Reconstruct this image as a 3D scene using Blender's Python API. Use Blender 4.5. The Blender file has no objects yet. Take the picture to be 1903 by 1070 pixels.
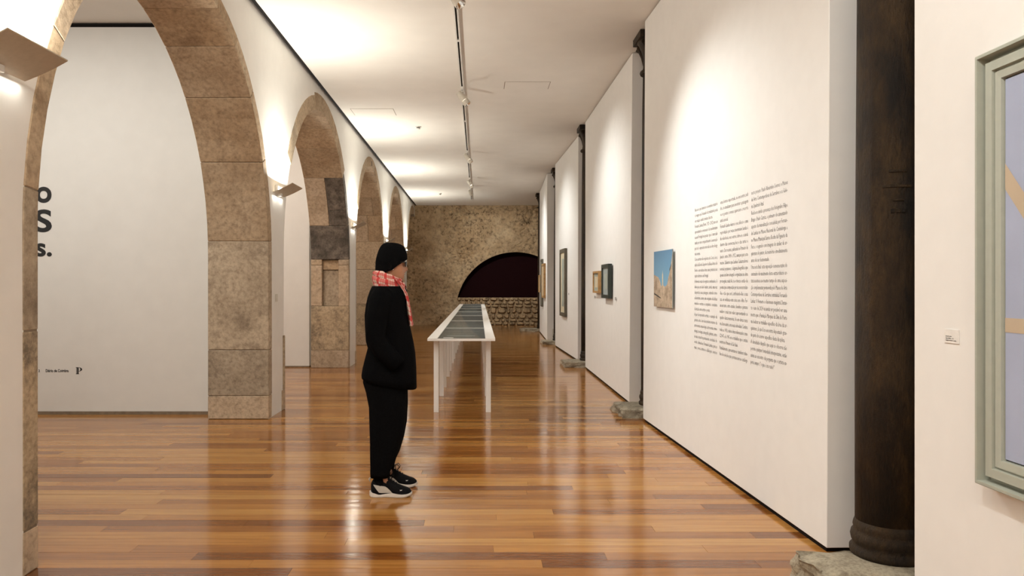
import bpy, bmesh, math, random
from math import sin, cos, pi, sqrt, atan2, radians
from mathutils import Vector, Matrix, noise, Euler
random.seed(7)
SC = bpy.context.scene
COL = SC.collection

# ------------------------------------------------------------------ camera, world, exposure
EYE = 1.45
FPX = 1374.0
VX, VY = 889.0, 528.0            # vanishing point of the hall in the 1903x1070 frame
cd = bpy.data.cameras.new('camera'); cam = bpy.data.objects.new('camera', cd); COL.objects.link(cam)
cd.sensor_fit = 'HORIZONTAL'; cd.sensor_width = 36.0; cd.lens = 36.0*FPX/1903.0
cd.shift_x = (951.5-VX)/1903.0; cd.shift_y = -(535.0-VY)/1903.0
cd.clip_start = 0.05; cd.clip_end = 100
cam.location = (0, 0, EYE); cam.rotation_euler = (pi/2, 0, 0)
SC.camera = cam
w = bpy.data.worlds.new('world'); SC.world = w; w.use_nodes = True
w.node_tree.nodes['Background'].inputs[0].default_value = (1.0, .93, .84, 1)
w.node_tree.nodes['Background'].inputs[1].default_value = 0.02
SC.view_settings.view_transform = 'Standard'
SC.view_settings.look = 'None'
SC.view_settings.gamma = 1.0
SC.view_settings.use_curve_mapping = False
SC.view_settings.exposure = 0.48
WARM = (1.0, .985, .885)
SPOT_W = (.98, 1.0, .97)
P_SCONCE_UP, P_SCONCE_DOWN, P_SPOT, P_AISLE, P_HALL = 36.0, .45, 360.0, 96.0, 100.0

def light(name, kind, loc, energy, color, target=None, **kw):
    l = bpy.data.lights.new(name, kind); l.energy = energy; l.color = color
    for k, v in kw.items(): setattr(l, k, v)
    o = bpy.data.objects.new(name, l); COL.objects.link(o); o.location = loc
    if target is not None:
        o.rotation_euler = (Vector(target)-Vector(loc)).to_track_quat('-Z', 'Y').to_euler()
    return o

# unseen lamps of the aisle, and an added fill light at the near end
light('aisle_lamp', 'AREA', (-4.4, 5.9, 4.25), P_AISLE, (1.0, .985, .93), (-4.4, 6.6, 0), size=2.2)
light('aisle_lamp', 'AREA', (-4.4, 10.6, 4.25), P_AISLE*.8, (1.0, .90, .80), (-4.4, 11.2, 0), size=1.6)
light('aisle_lamp', 'AREA', (-4.4, 15.5, 4.25), P_AISLE*.5, (1.0, .90, .78), (-4.2, 15.5, 0), size=1.4)
light('aisle_lamp', 'AREA', (-4.4, 20.5, 4.25), P_AISLE*.5, (1.0, .90, .78), (-4.2, 20.5, 0), size=1.4)
light('entrance_fill', 'AREA', (-.3, -1.2, 4.15), P_HALL, (1.0, .88, .74), (0, .6, 0), size=2.0)

# ------------------------------------------------------------------ helpers
def at(px, py, d):
    return Vector(((px-VX)*d/FPX, d, EYE+(VY-py)*d/FPX))

def link(name, me, parent=None, m=None):
    o = bpy.data.objects.new(name, me); COL.objects.link(o)
    if m is not None and hasattr(me, 'materials'): me.materials.append(m)
    if parent is not None: o.parent = parent
    return o

def obj(name, bm, m, parent=None, smooth=False):
    me = bpy.data.meshes.new(name)
    bmesh.ops.recalc_face_normals(bm, faces=bm.faces[:])
    bm.to_mesh(me); bm.free()
    if smooth:
        for p in me.polygons: p.use_smooth = True
    return link(name, me, parent, m)

def pyd(name, v, f, m, parent=None, smooth=False):
    me = bpy.data.meshes.new(name); me.from_pydata([tuple(x) for x in v], [], f); me.update()
    if smooth:
        for p in me.polygons: p.use_smooth = True
    return link(name, me, parent, m)

def thing(name, label, cat, loc=(0, 0, 0), rotz=0, group=None):
    o = bpy.data.objects.new(name, None); COL.objects.link(o); o.empty_display_size = .1
    o.location = loc; o.rotation_euler = (0, 0, rotz)
    tag(o, label, cat, group); return o

def tag(o, label, cat, group=None):
    o['label'] = label; o['category'] = cat
    if group: o['group'] = group
    return o

def struct(o):
    o['kind'] = 'structure'; return o

def copy_tree(o, parent=None):
    c = o.copy(); COL.objects.link(c)
    if parent is not None: c.parent = parent
    for ch in list(o.children): copy_tree(ch, c)
    return c

def add_box(bm, x0, x1, y0, y1, z0, z1, mtx=None):
    vs = [bm.verts.new((x, y, z)) for x in (x0, x1) for y in (y0, y1) for z in (z0, z1)]
    F = [(0, 1, 3, 2), (4, 6, 7, 5), (0, 4, 5, 1), (2, 3, 7, 6), (0, 2, 6, 4), (1, 5, 7, 3)]
    for f in F: bm.faces.new([vs[i] for i in f])
    if mtx is not None:
        for v in vs: v.co = mtx @ v.co
    return vs

def box_obj(name, x0, x1, y0, y1, z0, z1, m, parent=None, bev=0, seg=1):
    bm = bmesh.new(); add_box(bm, x0, x1, y0, y1, z0, z1)
    if bev:
        bmesh.ops.bevel(bm, geom=bm.edges[:], offset=bev, segments=seg, affect='EDGES', profile=.6)
    return obj(name, bm, m, parent)

def add_lathe(bm, prof, n=32, cx=0, cy=0, cap=True, ang0=0.0):
    rings = []
    for r, z in prof:
        rings.append([bm.verts.new((cx+r*cos(ang0+2*pi*i/n), cy+r*sin(ang0+2*pi*i/n), z)) for i in range(n)])
    for a, b in zip(rings, rings[1:]):
        for i in range(n): bm.faces.new((a[i], a[(i+1) % n], b[(i+1) % n], b[i]))
    if cap:
        bm.faces.new(rings[0][::-1]); bm.faces.new(rings[-1])
    return rings

def loft(bm, rings, cap=True):
    vr = [[bm.verts.new(p) for p in r] for r in rings]
    n = len(vr[0])
    for a, b in zip(vr, vr[1:]):
        for i in range(n): bm.faces.new((a[i], a[(i+1) % n], b[(i+1) % n], b[i]))
    if cap:
        bm.faces.new(vr[0][::-1]); bm.faces.new(vr[-1])
    return vr

def add_tube(bm, pts, rad, n=10, cap=True, flat=1.0):
    pts = [Vector(p) for p in pts]
    if not isinstance(rad, (list, tuple)): rad = [rad]*len(pts)
    rings = []; up = Vector((0, 0, 1))
    t0 = (pts[1]-pts[0]).normalized()
    if abs(t0.dot(up)) > .9: up = Vector((0, 1, 0))
    for i, p in enumerate(pts):
        t = (pts[min(i+1, len(pts)-1)]-pts[max(i-1, 0)]).normalized()
        a = t.cross(up)
        if a.length < 1e-4: a = t.cross(Vector((1, 0, 0)))
        a.normalize(); b = a.cross(t).normalized(); up = b
        rings.append([p+a*cos(2*pi*k/n)*rad[i]+b*sin(2*pi*k/n)*rad[i]*flat for k in range(n)])
    loft(bm, rings, cap)

# ------------------------------------------------------------------ materials
def new_mat(name):
    m = bpy.data.materials.new(name); m.use_nodes = True
    nt = m.node_tree; return m, nt, nt.nodes['Principled BSDF']

def N(nt, t, **kw):
    n = nt.nodes.new(t)
    for k, v in kw.items():
        if k.startswith('i_'):
            key = k[2:].replace('_', ' ')
            n.inputs[key].default_value = v
        else: setattr(n, k, v)
    return n

def ramp(nt, stops):
    r = nt.nodes.new('ShaderNodeValToRGB'); e = r.color_ramp.elements
    while len(e) > len(stops): e.remove(e[-1])
    while len(e) < len(stops): e.new(1)
    for el, (p, c) in zip(e, stops): el.position = p; el.color = (*c, 1)
    return r

def mixc(nt, fac, a, b, mode='MIX'):
    n = nt.nodes.new('ShaderNodeMix'); n.data_type = 'RGBA'; n.blend_type = mode
    L = nt.links
    for s, v in ((n.inputs[0], fac), (n.inputs[6], a), (n.inputs[7], b)):
        if hasattr(v, 'is_linked') or hasattr(v, 'links'): L.new(v, s)
        elif isinstance(v, (tuple, list)): s.default_value = (*v, 1)
        else: s.default_value = v
    return n.outputs[2]

def bumped(nt, p, h, strength, dist=.01):
    b = N(nt, 'ShaderNodeBump'); b.inputs['Strength'].default_value = strength; b.inputs['Distance'].default_value = dist
    nt.links.new(h, b.inputs['Height']); nt.links.new(b.outputs[0], p.inputs['Normal']); return b

def plain(name, c, rough=.5, metal=0.0, nscale=30, namp=.06, bump=.0, spec=.5):
    m, nt, p = new_mat(name); L = nt.links
    tc = N(nt, 'ShaderNodeTexCoord'); nz = N(nt, 'ShaderNodeTexNoise', i_Scale=nscale, i_Detail=4.0)
    L.new(tc.outputs['Object'], nz.inputs['Vector'])
    r = ramp(nt, [(.3, tuple(x*(1-namp) for x in c)), (.7, tuple(min(1, x*(1+namp)) for x in c))])
    L.new(nz.outputs[0], r.inputs[0]); L.new(r.outputs[0], p.inputs['Base Color'])
    p.inputs['Roughness'].default_value = rough; p.inputs['Metallic'].default_value = metal
    p.inputs['Specular IOR Level'].default_value = spec
    if bump: bumped(nt, p, nz.outputs[0], bump, .004)
    return m

def emit(name, c, s):
    m, nt, p = new_mat(name)
    p.inputs['Base Color'].default_value = (*c, 1); p.inputs['Emission Color'].default_value = (*c, 1)
    p.inputs['Emission Strength'].default_value = s; return m

def stone(name, c1, c2, dark, stain=.25, scale=2.2, rough=.85, bump=.5, stretch=(1, 1, 1)):
    m, nt, p = new_mat(name); L = nt.links
    tc = N(nt, 'ShaderNodeTexCoord'); oi = N(nt, 'ShaderNodeObjectInfo')
    off = N(nt, 'ShaderNodeVectorMath', operation='MULTIPLY_ADD')
    off.inputs[1].default_value = stretch
    sc = N(nt, 'ShaderNodeVectorMath', operation='SCALE'); sc.inputs['Scale'].default_value = 7.0
    cmb = N(nt, 'ShaderNodeCombineXYZ')
    L.new(oi.outputs['Random'], cmb.inputs[0]); L.new(oi.outputs['Random'], cmb.inputs[2])
    L.new(cmb.outputs[0], sc.inputs[0]); L.new(tc.outputs['Object'], off.inputs[0]); L.new(sc.outputs[0], off.inputs[2])
    a = N(nt, 'ShaderNodeTexNoise', i_Scale=scale, i_Detail=6.0, i_Roughness=.6)
    b = N(nt, 'ShaderNodeTexNoise', i_Scale=scale*11, i_Detail=9.0, i_Roughness=.7)
    s = N(nt, 'ShaderNodeTexNoise', i_Scale=scale*1.7, i_Detail=7.0, i_Roughness=.75)
    for n_ in (a, b, s): L.new(off.outputs[0], n_.inputs['Vector'])
    r1 = ramp(nt, [(.32, c1), (.68, c2)]); L.new(a.outputs[0], r1.inputs[0])
    r2 = ramp(nt, [(.3, (.60, .58, .56)), (.5, (1, 1, 1)), (.7, (1.25, 1.25, 1.24))]); L.new(b.outputs[0], r2.inputs[0])
    col = mixc(nt, 1.0, r1.outputs[0], r2.outputs[0], 'MULTIPLY')
    r3 = ramp(nt, [(.62-stain*.5, (0, 0, 0)), (.78-stain*.4, (1, 1, 1))]); L.new(s.outputs[0], r3.inputs[0])
    mu = N(nt, 'ShaderNodeMath', operation='MULTIPLY'); mu.inputs[1].default_value = .75; L.new(r3.outputs[0], mu.inputs[0])
    col = mixc(nt, mu.outputs[0], col, dark)
    rr = ramp(nt, [(0, (.90, .90, .90)), (1, (1.07, 1.06, 1.04))]); L.new(oi.outputs['Random'], rr.inputs[0])
    col = mixc(nt, 1.0, col, rr.outputs[0], 'MULTIPLY')
    L.new(col, p.inputs['Base Color']); p.inputs['Roughness'].default_value = rough
    p.inputs['Specular IOR Level'].default_value = .25
    ad = N(nt, 'ShaderNodeMath', operation='ADD'); L.new(b.outputs[0], ad.inputs[0]); L.new(s.outputs[0], ad.inputs[1])
    bumped(nt, p, ad.outputs[0], bump, .012)
    return m

def wood_floor(name, source):
    m, nt, p = new_mat(name); L = nt.links
    if source == 'object':
        rnd = N(nt, 'ShaderNodeObjectInfo').outputs['Random']
    else:
        rnd = N(nt, 'ShaderNodeAttribute', attribute_name='tone').outputs['Fac']
    geo = N(nt, 'ShaderNodeNewGeometry')
    mp = N(nt, 'ShaderNodeVectorMath', operation='MULTIPLY'); mp.inputs[1].default_value = (1.6, 34, 1)
    L.new(geo.outputs['Position'], mp.inputs[0])
    cb = N(nt, 'ShaderNodeCombineXYZ'); ml = N(nt, 'ShaderNodeMath', operation='MULTIPLY'); ml.inputs[1].default_value = 40
    L.new(rnd, ml.inputs[0]); L.new(ml.outputs[0], cb.inputs[0]); L.new(ml.outputs[0], cb.inputs[2])
    ad = N(nt, 'ShaderNodeVectorMath', operation='ADD'); L.new(mp.outputs[0], ad.inputs[0]); L.new(cb.outputs[0], ad.inputs[1])
    g = N(nt, 'ShaderNodeTexNoise', i_Scale=1.0, i_Detail=5.0, i_Roughness=.6, i_Distortion=.6); L.new(ad.outputs[0], g.inputs['Vector'])
    rb = ramp(nt, FLOOR_TONES); L.new(rnd, rb.inputs[0])
    rg = ramp(nt, [(.3, (.74, .68, .62)), (.55, (1, 1, 1)), (.75, (1.14, 1.12, 1.08))]); L.new(g.outputs[0], rg.inputs[0])
    col = mixc(nt, 1.0, rb.outputs[0], rg.outputs[0], 'MULTIPLY')
    L.new(col, p.inputs['Base Color'])
    # lacquer: glossy, a little uneven
    n2 = N(nt, 'ShaderNodeTexNoise', i_Scale=1.3, i_Detail=3.0); L.new(geo.outputs['Position'], n2.inputs['Vector'])
    mr = N(nt, 'ShaderNodeMapRange'); mr.inputs['To Min'].default_value = .09; mr.inputs['To Max'].default_value = .17
    L.new(n2.outputs[0], mr.inputs[0]); L.new(mr.outputs[0], p.inputs['Roughness'])
    p.inputs['IOR'].default_value = 1.55; p.inputs['Specular IOR Level'].default_value = .62
    w2 = N(nt, 'ShaderNodeVectorMath', operation='MULTIPLY'); w2.inputs[1].default_value = (1.5, 9, 1)
    L.new(geo.outputs['Position'], w2.inputs[0])
    n3 = N(nt, 'ShaderNodeTexNoise', i_Scale=1.4, i_Detail=2.0); L.new(w2.outputs[0], n3.inputs['Vector'])
    m2 = N(nt, 'ShaderNodeMath', operation='MULTIPLY_ADD'); m2.inputs[1].default_value = .12; L.new(g.outputs[0], m2.inputs[0]); L.new(n3.outputs[0], m2.inputs[2])
    bumped(nt, p, m2.outputs[0], .10, .02)
    return m

FLOOR_TONES = [(0, (.17, .056, .012)), (.14, (.265, .098, .021)), (.4, (.36, .15, .034)), (.75, (.415, .19, .046)), (1, (.47, .238, .066))]
M = {}
M['plaster'] = plain('white_plaster', (.80, .775, .735), .75, nscale=6, namp=.02, bump=.08, spec=.2)
M['panel'] = plain('white_panel_paint', (.82, .80, .775), .6, nscale=8, namp=.015, bump=.04, spec=.25)
M['aisle'] = plain('off_white_partition_paint', (.74, .72, .68), .7, nscale=5, namp=.02, bump=.05, spec=.2)
M['ceil'] = plain('ceiling_paint', (.80, .765, .715), .8, nscale=3, namp=.02, bump=.05, spec=.15)
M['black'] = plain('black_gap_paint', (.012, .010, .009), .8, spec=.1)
M['tan'] = stone('tan_limestone', (.43, .315, .205), (.55, .43, .30), (.25, .165, .10), .14)
M['brown'] = stone('brown_limestone', (.37, .26, .16), (.48, .365, .245), (.21, .135, .08), .20)
M['grey'] = stone('weathered_grey_limestone', (.35, .275, .195), (.49, .40, .295), (.16, .12, .085), .24)
M['dark'] = stone('blackened_limestone', (.10, .085, .07), (.24, .20, .165), (.04, .035, .03), .40, 4)
M['pale'] = stone('pale_limestone', (.42, .32, .22), (.52, .41, .30), (.28, .20, .13), .08)
M['stained'] = stone('stained_limestone', (.38, .29, .19), (.48, .38, .26), (.07, .06, .05), .30, 3)
M['mortar'] = plain('grey_brown_mortar', (.20, .15, .10), .9, nscale=20, namp=.2, bump=.3)
M['plinth'] = stone('rough_plinth_stone', (.30, .255, .185), (.47, .41, .31), (.15, .12, .09), .3, 5, bump=1.0)
M['iron'] = stone('rusted_cast_iron', (.012, .0075, .004), (.062, .034, .012), (.005, .0035, .003), .42, 4.0, .55, .9, (1.6, 1.6, .55))
M['wood_obj'] = wood_floor('varnished_board', 'object')
M['wood_far'] = wood_floor('varnished_boards_far', 'attr')
M['white_metal'] = plain('white_lacquered_metal', (.78, .76, .72), .4)
M['taupe_metal'] = plain('cream_lacquered_metal', (.62, .58, .50), .45)
M['table'] = plain('white_table_lacquer', (.84, .82, .79), .42, namp=.01)
M['plate'] = plain('beige_lacquered_plate', (.44, .37, .28), .5)
M['bulb'] = emit('lamp_glow', (1.0, .86, .66), 22)
M['lens'] = emit('spot_lens_glow', (1.0, .93, .82), 9)
M['chrome'] = plain('chrome_reflector', (.8, .8, .8), .08, 1.0)
M['ink'] = plain('black_lettering', (.012, .012, .013), .6)
M['print_ink'] = plain('dark_grey_lettering', (.19, .18, .18), .7)
M['maroon'] = plain('dark_maroon_panel', (.011, .0015, .002), .7, spec=.05)
M['coat'] = plain('black_coat_cloth', (.0035, .0035, .004), .95, nscale=120, namp=.3, bump=.1, spec=.03)

# ------------------------------------------------------------------ floor: boards run across the hall
XL, XR, YB, YE = -6.6, 3.5, -2.6, 26.3
CEIL = 4.25
bm = bmesh.new(); add_box(bm, XL-.2, XR+.2, YB-.2, YE+.6, -.12, -.022)
floor = struct(obj('floor', bm, M['black']))
PW = .11
unit = bmesh.new(); add_box(unit, 0, 1, 0, 1, -.02, 0)
ume = bpy.data.meshes.new('plank'); bmesh.ops.recalc_face_normals(unit, faces=unit.faces[:]); unit.to_mesh(ume); unit.free(); ume.materials.append(M['wood_obj'])
sv, sf, st = [], [], []
y = YB; nplank = 0
while y < YE:
    x = XL - random.random()*1.8
    while x < XR:
        L_ = random.choice([1.2, 1.5, 1.8, 2.2, 2.6])*random.uniform(.9, 1.1)
        a, b = max(x, XL), min(x+L_, XR); x += L_
        if b-a < .02: continue
        # boards the lens can tell apart become objects of their own
        vis = 3.45 < y < 8.6 and b > -y*.66-.1 and a < min(2.2, y*.75)
        if vis and nplank < 300:
            o = bpy.data.objects.new('plank', ume); COL.objects.link(o); o.parent = floor
            o.location = (a+.0006, y+.0006, random.uniform(-.0005, .0003)); o.scale = (b-a-.0012, PW-.0012, 1)
            o.rotation_euler = (0, 0, 0); nplank += 1
        else:
            i = len(sv)
            x0, x1, y0, y1, zt = a+.0006, b-.0006, y+.0006, min(y+PW, YE+.2)-.0006, random.uniform(-.0005, .0003)
            sv += [(x0, y0, zt), (x1, y0, zt), (x1, y1, zt), (x0, y1, zt), (x0, y0, -.02), (x1, y0, -.02), (x1, y1, -.02), (x0, y1, -.02)]
            sf += [(i, i+1, i+2, i+3), (i+1, i, i+4, i+5), (i+2, i+1, i+5, i+6), (i+3, i+2, i+6, i+7), (i, i+3, i+7, i+4)]
            st += [random.random()]*8
    y += PW
fo = pyd('plank', sv, sf, M['wood_far'], floor); fo.name = 'far_planks'; fo['kind'] = 'stuff'
at_ = fo.data.attributes.new('tone', 'FLOAT', 'POINT')
at_.data.foreach_set('value', st)
print('planks', nplank)

# ------------------------------------------------------------------ ceiling and outer walls
ceiling = struct(box_obj('ceiling', -2.20, XR, YB, YE, CEIL, CEIL+.06, M['ceil']))
struct(box_obj('trim_1', -2.236, -2.201, YB, YE, CEIL-.004, CEIL+.06, M['black']))
struct(box_obj('ceiling_void', XL-.2, XR+.2, YB-.2, YE+.8, 4.75, 4.80, M['black'])).name = 'void_light_cover'  # unseen black cover added to keep light out of the void
struct(box_obj('ceiling_aisle', XL, -2.91, YB, YE, 4.36, 4.42, M['ceil']))
struct(box_obj('wall_aisle', XL-.15, XL, YB, YE, -.02, 4.75, M['aisle']))
struct(box_obj('wall_right', XR, XR+.15, YB, YE, -.02, 4.75, M['plaster']))
struct(box_obj('wall_back', XL, XR, YB-.15, YB, -.02, 4.75, M['plaster']))
def hatch(px0, px1, py0, py1):
    k = (CEIL-EYE)*FPX
    d0, d1 = k/(VY-py0), k/(VY-py1)
    dm = (d0+d1)/2
    x0, x1 = (px0-VX)*dm/FPX, (px1-VX)*dm/FPX
    hb = bmesh.new()
    t = .008
    add_box(hb, x0, x1, d0, d1, CEIL-.004, CEIL+.001)
    o = obj('access_panel', hb, M['ceil'], ceiling)
    fb = bmesh.new()
    for q in ((x0-t, x0, d0-t, d1+t), (x1, x1+t, d0-t, d1+t), (x0, x1, d0-t, d0), (x0, x1, d1, d1+t)):
        add_box(fb, q[0], q[1], q[2], q[3], CEIL-.0015, CEIL+.001)
    obj('access_panel_joint', fb, M['mortar'], ceiling)
hatch(656, 733, 202, 214); hatch(938, 1020, 152, 165)

# ------------------------------------------------------------------ arcade wall with stone arches
AX0, AX1 = -2.90, -2.26
ARCH = [(5.865, 2.075, 1.76, 2.15), (10.72, 2.11, 1.78, 2.14), (15.62, 1.98, 1.80, 2.12), (20.43, 1.97, 1.82, 2.13), (25.45, 2.07, 1.82, 2.13)]
def arc_pt(A, ang, off=0.0):
    c, r, zs, bz = A
    return (c+(r+off)*cos(ang), zs+(bz+off)*sin(ang))
INS = .025
NS = 28
low_ = [(YB, 0)]
for A in ARCH:
    c, r, zs, bz = A
    low_.append((c-r-INS, 0))
    for i in range(NS+1):
        yy, zz = arc_pt(A, pi-pi*i/NS, .10 if (A is ARCH[1] and i > NS*.8) else INS)
        if yy > YE: break
        low_.append((yy, zz))
    else: low_.append((c+r+(.10 if A is ARCH[1] else INS), 0))
low_.append((YE, low_[-1][1]))
bm = bmesh.new(); TOP = 4.74
cols = [[bm.verts.new((X_, yy, zz)) for X_ in (AX1, AX0) for zz in (z_, TOP)] for yy, z_ in low_]
for p_, q_ in zip(low_, low_[1:]):
    a_, b_ = cols[low_.index(p_)], cols[low_.index(q_)]
    if abs(p_[0]-q_[0]) > 1e-6:
        bm.faces.new((a_[0], b_[0], b_[1], a_[1])); bm.faces.new((a_[2], a_[3], b_[3], b_[2])); bm.faces.new((a_[1], b_[1], b_[3], a_[3]))
    bm.faces.new((a_[0], a_[2], b_[2], b_[0])).material_index = 1
bm.faces.new((cols[0][0], cols[0][1], cols[0][3], cols[0][2])); bm.faces.new((cols[-1][0], cols[-1][1], cols[-1][3], cols[-1][2]))
wall_left = struct(obj('wall_left', bm, M['plaster'])); wall_left.data.materials.append(M['mortar'])

def prism_stone(name, prof, x0, x1, m, jit=.004, parent=None):
    """a stone from a (y,z) outline, running from x0 to x1, edges worn"""
    b = bmesh.new()
    n = len(prof)
    A_ = [b.verts.new((x1, p[0], p[1])) for p in prof]; B_ = [b.verts.new((x0, p[0], p[1])) for p in prof]
    b.faces.new(A_); b.faces.new(B_[::-1])
    for i in range(n): b.faces.new((A_[i], B_[i], B_[(i+1) % n], A_[(i+1) % n]))
    bmesh.ops.recalc_face_normals(b, faces=b.faces[:])
    sharp = [e for e in b.edges if len(e.link_faces) == 2 and e.calc_face_angle(0) > .5]
    bmesh.ops.bevel(b, geom=sharp, offset=.006, segments=1, affect='EDGES')
    for v in b.verts:
        v.co += noise.noise_vector(v.co*3.1)*jit
    return obj(name, b, m, parent or wall_left)
J = .0018   # half joint
def jamb(A, side, z0, z1, m, band=.13, proud=.006, x0=None, x1=None):
    c, r, zs, bz = A
    yi = c+side*r; yo = c+side*(r+band)
    a, b = sorted((yi, yo))
    prism_stone('jamb_stone', [(a, z0+J), (b, z0+J), (b, z1-J), (a, z1-J)], (AX0-.006) if x0 is None else x0, (AX1+proud) if x1 is None else x1, m)
def voussoir(A, a0, a1, m, band=.2, proud=.006, x0=None, x1=None):
    c, r, zs, bz = A
    k = max(2, int(abs(a1-a0)/5))
    da = .0009
    ang = [radians(a0)+da+(radians(a1-a0)-2*da)*i/k for i in range(k+1)]
    prof = [arc_pt(A, t) for t in ang]+[arc_pt(A, t, band) for t in ang[::-1]]
    prof = [(yy, zz) for yy, zz in prof]
    if max(p[0] for p in prof) > YE-.02: return
    prism_stone('voussoir', prof, (AX0-.006) if x0 is None else x0, (AX1+proud) if x1 is None else x1, m, .003)
def top_jamb(A, side, z0, deg, m, band=.13, proud=.006):
    """the block that carries the first voussoir: straight, then following the curve"""
    c, r, zs, bz = A
    an = [radians(deg)*i/2 if side > 0 else pi-radians(deg)*i/2 for i in range(3)]
    pr = [(c+side*r, z0+J)]+[arc_pt(A, t) for t in an]+[arc_pt(A, t, band) for t in an[::-1]]+[(c+side*(r+band), z0+J)]
    prism_stone('jamb_stone', pr, AX0-.006, AX1+proud, m)
def mortar_ring(A, a0, a1, band, z_lo=None):
    """bed of mortar that shows in the joints between the stones"""
    for side, lim in ((1, a0), (-1, 180-a1)):
        pass
    bb = bmesh.new(); n_ = 24; rows_ = []
    ang = [radians(a0+(a1-a0)*i/n_) for i in range(n_+1)]
    inn = [arc_pt(A, t, .008) for t in ang]; out_ = [arc_pt(A, t, band-.008) for t in ang]
    if z_lo is not None:
        inn = [(inn[0][0], z_lo)]+inn; out_ = [(out_[0][0], z_lo)]+out_
    rows_ = [[bb.verts.new((X_, *q)) for q in (i_, o_) for X_ in (AX1-.03, AX1+.002)] for i_, o_ in zip(inn, out_)]
    for a_, b_ in zip(rows_, rows_[1:]):
        bb.faces.new((a_[0], b_[0], b_[1], a_[1])); bb.faces.new((a_[1], b_[1], b_[3], a_[3])); bb.faces.new((a_[2], a_[3], b_[3], b_[2]))
    obj('mortar_bed', bb, M['mortar'], wall_left)
mortar_ring(ARCH[0], 0, 90, .13, .02); mortar_ring(ARCH[0], 180, 90, .125, .02)
for A in ARCH[1:4]: mortar_ring(A, 0, 60, .13, .02); mortar_ring(A, 60, 149, .19)
T, B_, G, D_, P_, S_ = (M[k] for k in ('tan', 'brown', 'grey', 'dark', 'pale', 'stained'))
# first arch: far jamb (facing the lens) and near jamb
A = ARCH[0]
za = A[2]+A[3]*sin(radians(4))
def low(A, side, z0, z1, m, band=.13, proud=.006):
    """jamb block whose top reaches just above the springing"""
    jamb(A, side, z0, z1, m, band, proud)
jamb(A, 1, 0, .253, P_); jamb(A, 1, .253, .745, G); top_jamb(A, 1, .745, 4, G)
for a0, a1, m in ((4, 26.6, B_), (26.6, 45.5, B_), (45.5, 61.6, T), (61.6, 75, B_), (75, 90, T)): voussoir(A, a0, a1, m, .13)
jamb(A, -1, 0, .22, P_, .125); jamb(A, -1, .22, 1.216, S_, .125); top_jamb(A, -1, 1.216, 4.5, G, .125)
for a0, a1, m in ((175.5, 152, T), (152, 133, P_), (133, 117, T), (117, 103, P_), (103, 90, T)): voussoir(A, a1, a0, m, .125)
# second arch
A = ARCH[1]
jamb(A, 1, 0, .305, P_, .14); jamb(A, 1, .305, 1.07, S_, .14)
xa, xb = AX0-.006, AX1+.006; xm0, xm1 = xa+.19, xb-.175
jamb(A, 1, 1.07, A[2], P_, .14, x0=xa, x1=xm0); jamb(A, 1, 1.07, A[2], P_, .14, x0=xm1, x1=xb)
prism_stone('niche_stone', [(A[0]+A[1]+.07, 1.072), (A[0]+A[1]+.25, 1.072), (A[0]+A[1]+.25, 1.695), (A[0]+A[1]+.07, 1.695)], xm0+.004, xm1-.004, G)
prism_stone('niche_stone', [(A[0]+A[1]+.045, 1.70), (A[0]+A[1]+.25, 1.70), (A[0]+A[1]+.25, A[2]+.09), (A[0]+A[1]+.06, A[2]+.09)], xm0+.004, xm1-.004, B_)
voussoir(A, 0, 2.6, P_, .14, x0=xa, x1=xm0); voussoir(A, 0, 2.6, P_, .14, x0=xm1, x1=xb)
voussoir(A, 2.6, 18.3, D_, .15)
voussoir(A, 18.3, 42, P_, .15, x0=xa, x1=-2.565); voussoir(A, 18.3, 25.8, D_, .15, x0=-2.56, x1=xb); voussoir(A, 25.8, 42, D_, .15, x0=-2.56, x1=xb)
for a0, a1, m in ((42, 59, B_), (59, 73, B_), (73, 87, T), (87, 103, B_)): voussoir(A, a0, a1, m, .24)
for a0, a1, m in ((103, 118, T), (118, 134, T), (134, 149, G)): voussoir(A, a0, a1, m, .2)
for a0, a1, m in ((149, 165, G), (165, 180, T)): voussoir(A, a0, a1, m, .2, -.012)
jamb(A, -1, 0, .23, P_, .12, .012); jamb(A, -1, .23, .86, S_, .07, .012); jamb(A, -1, .86, A[2], G, .12, -.012)
# further arches
for ai in (2, 3, 4):
    A = ARCH[ai]
    if ai < 4:
        jamb(A, 1, 0, .30, P_, .13); jamb(A, 1, .30, .98, S_, .13); jamb(A, 1, .98, A[2], P_, .13)
        voussoir(A, 0, 18, T, .13)
        voussoir(A, 18, 36, P_, .15, x0=xa, x1=-2.60); voussoir(A, 18, 36, B_, .15, x0=-2.595, x1=xb)
        voussoir(A, 36, 50, T, .18, x0=xa, x1=-2.45); voussoir(A, 36, 50, B_, .18, x0=-2.445, x1=xb)
        for a0, a1, m in ((50, 64, T), (64, 78, B_)): voussoir(A, a0, a1, m, .2)
    for a0, a1, m in ((78, 93, T), (93, 107, B_), (107, 121, T), (121, 136, P_), (136, 150, T)):
        if ai == 4 and a0 < 76: continue
        voussoir(A, a0, a1, m, .2)
    for a0, a1, m in ((150, 165, G), (165, 180, T)): voussoir(A, a0, a1, m, .2, -.012)
    jamb(A, -1, 0, .23, P_, .10, .012); jamb(A, -1, .23, A[2], G, .12, -.012)

box_obj('keystone_mark', AX1+.0, AX1+.012, 15.59, 15.65, 3.95, 4.05, M['iron'], wall_left)  # dark box stands in for a small recess in the keystone
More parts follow.
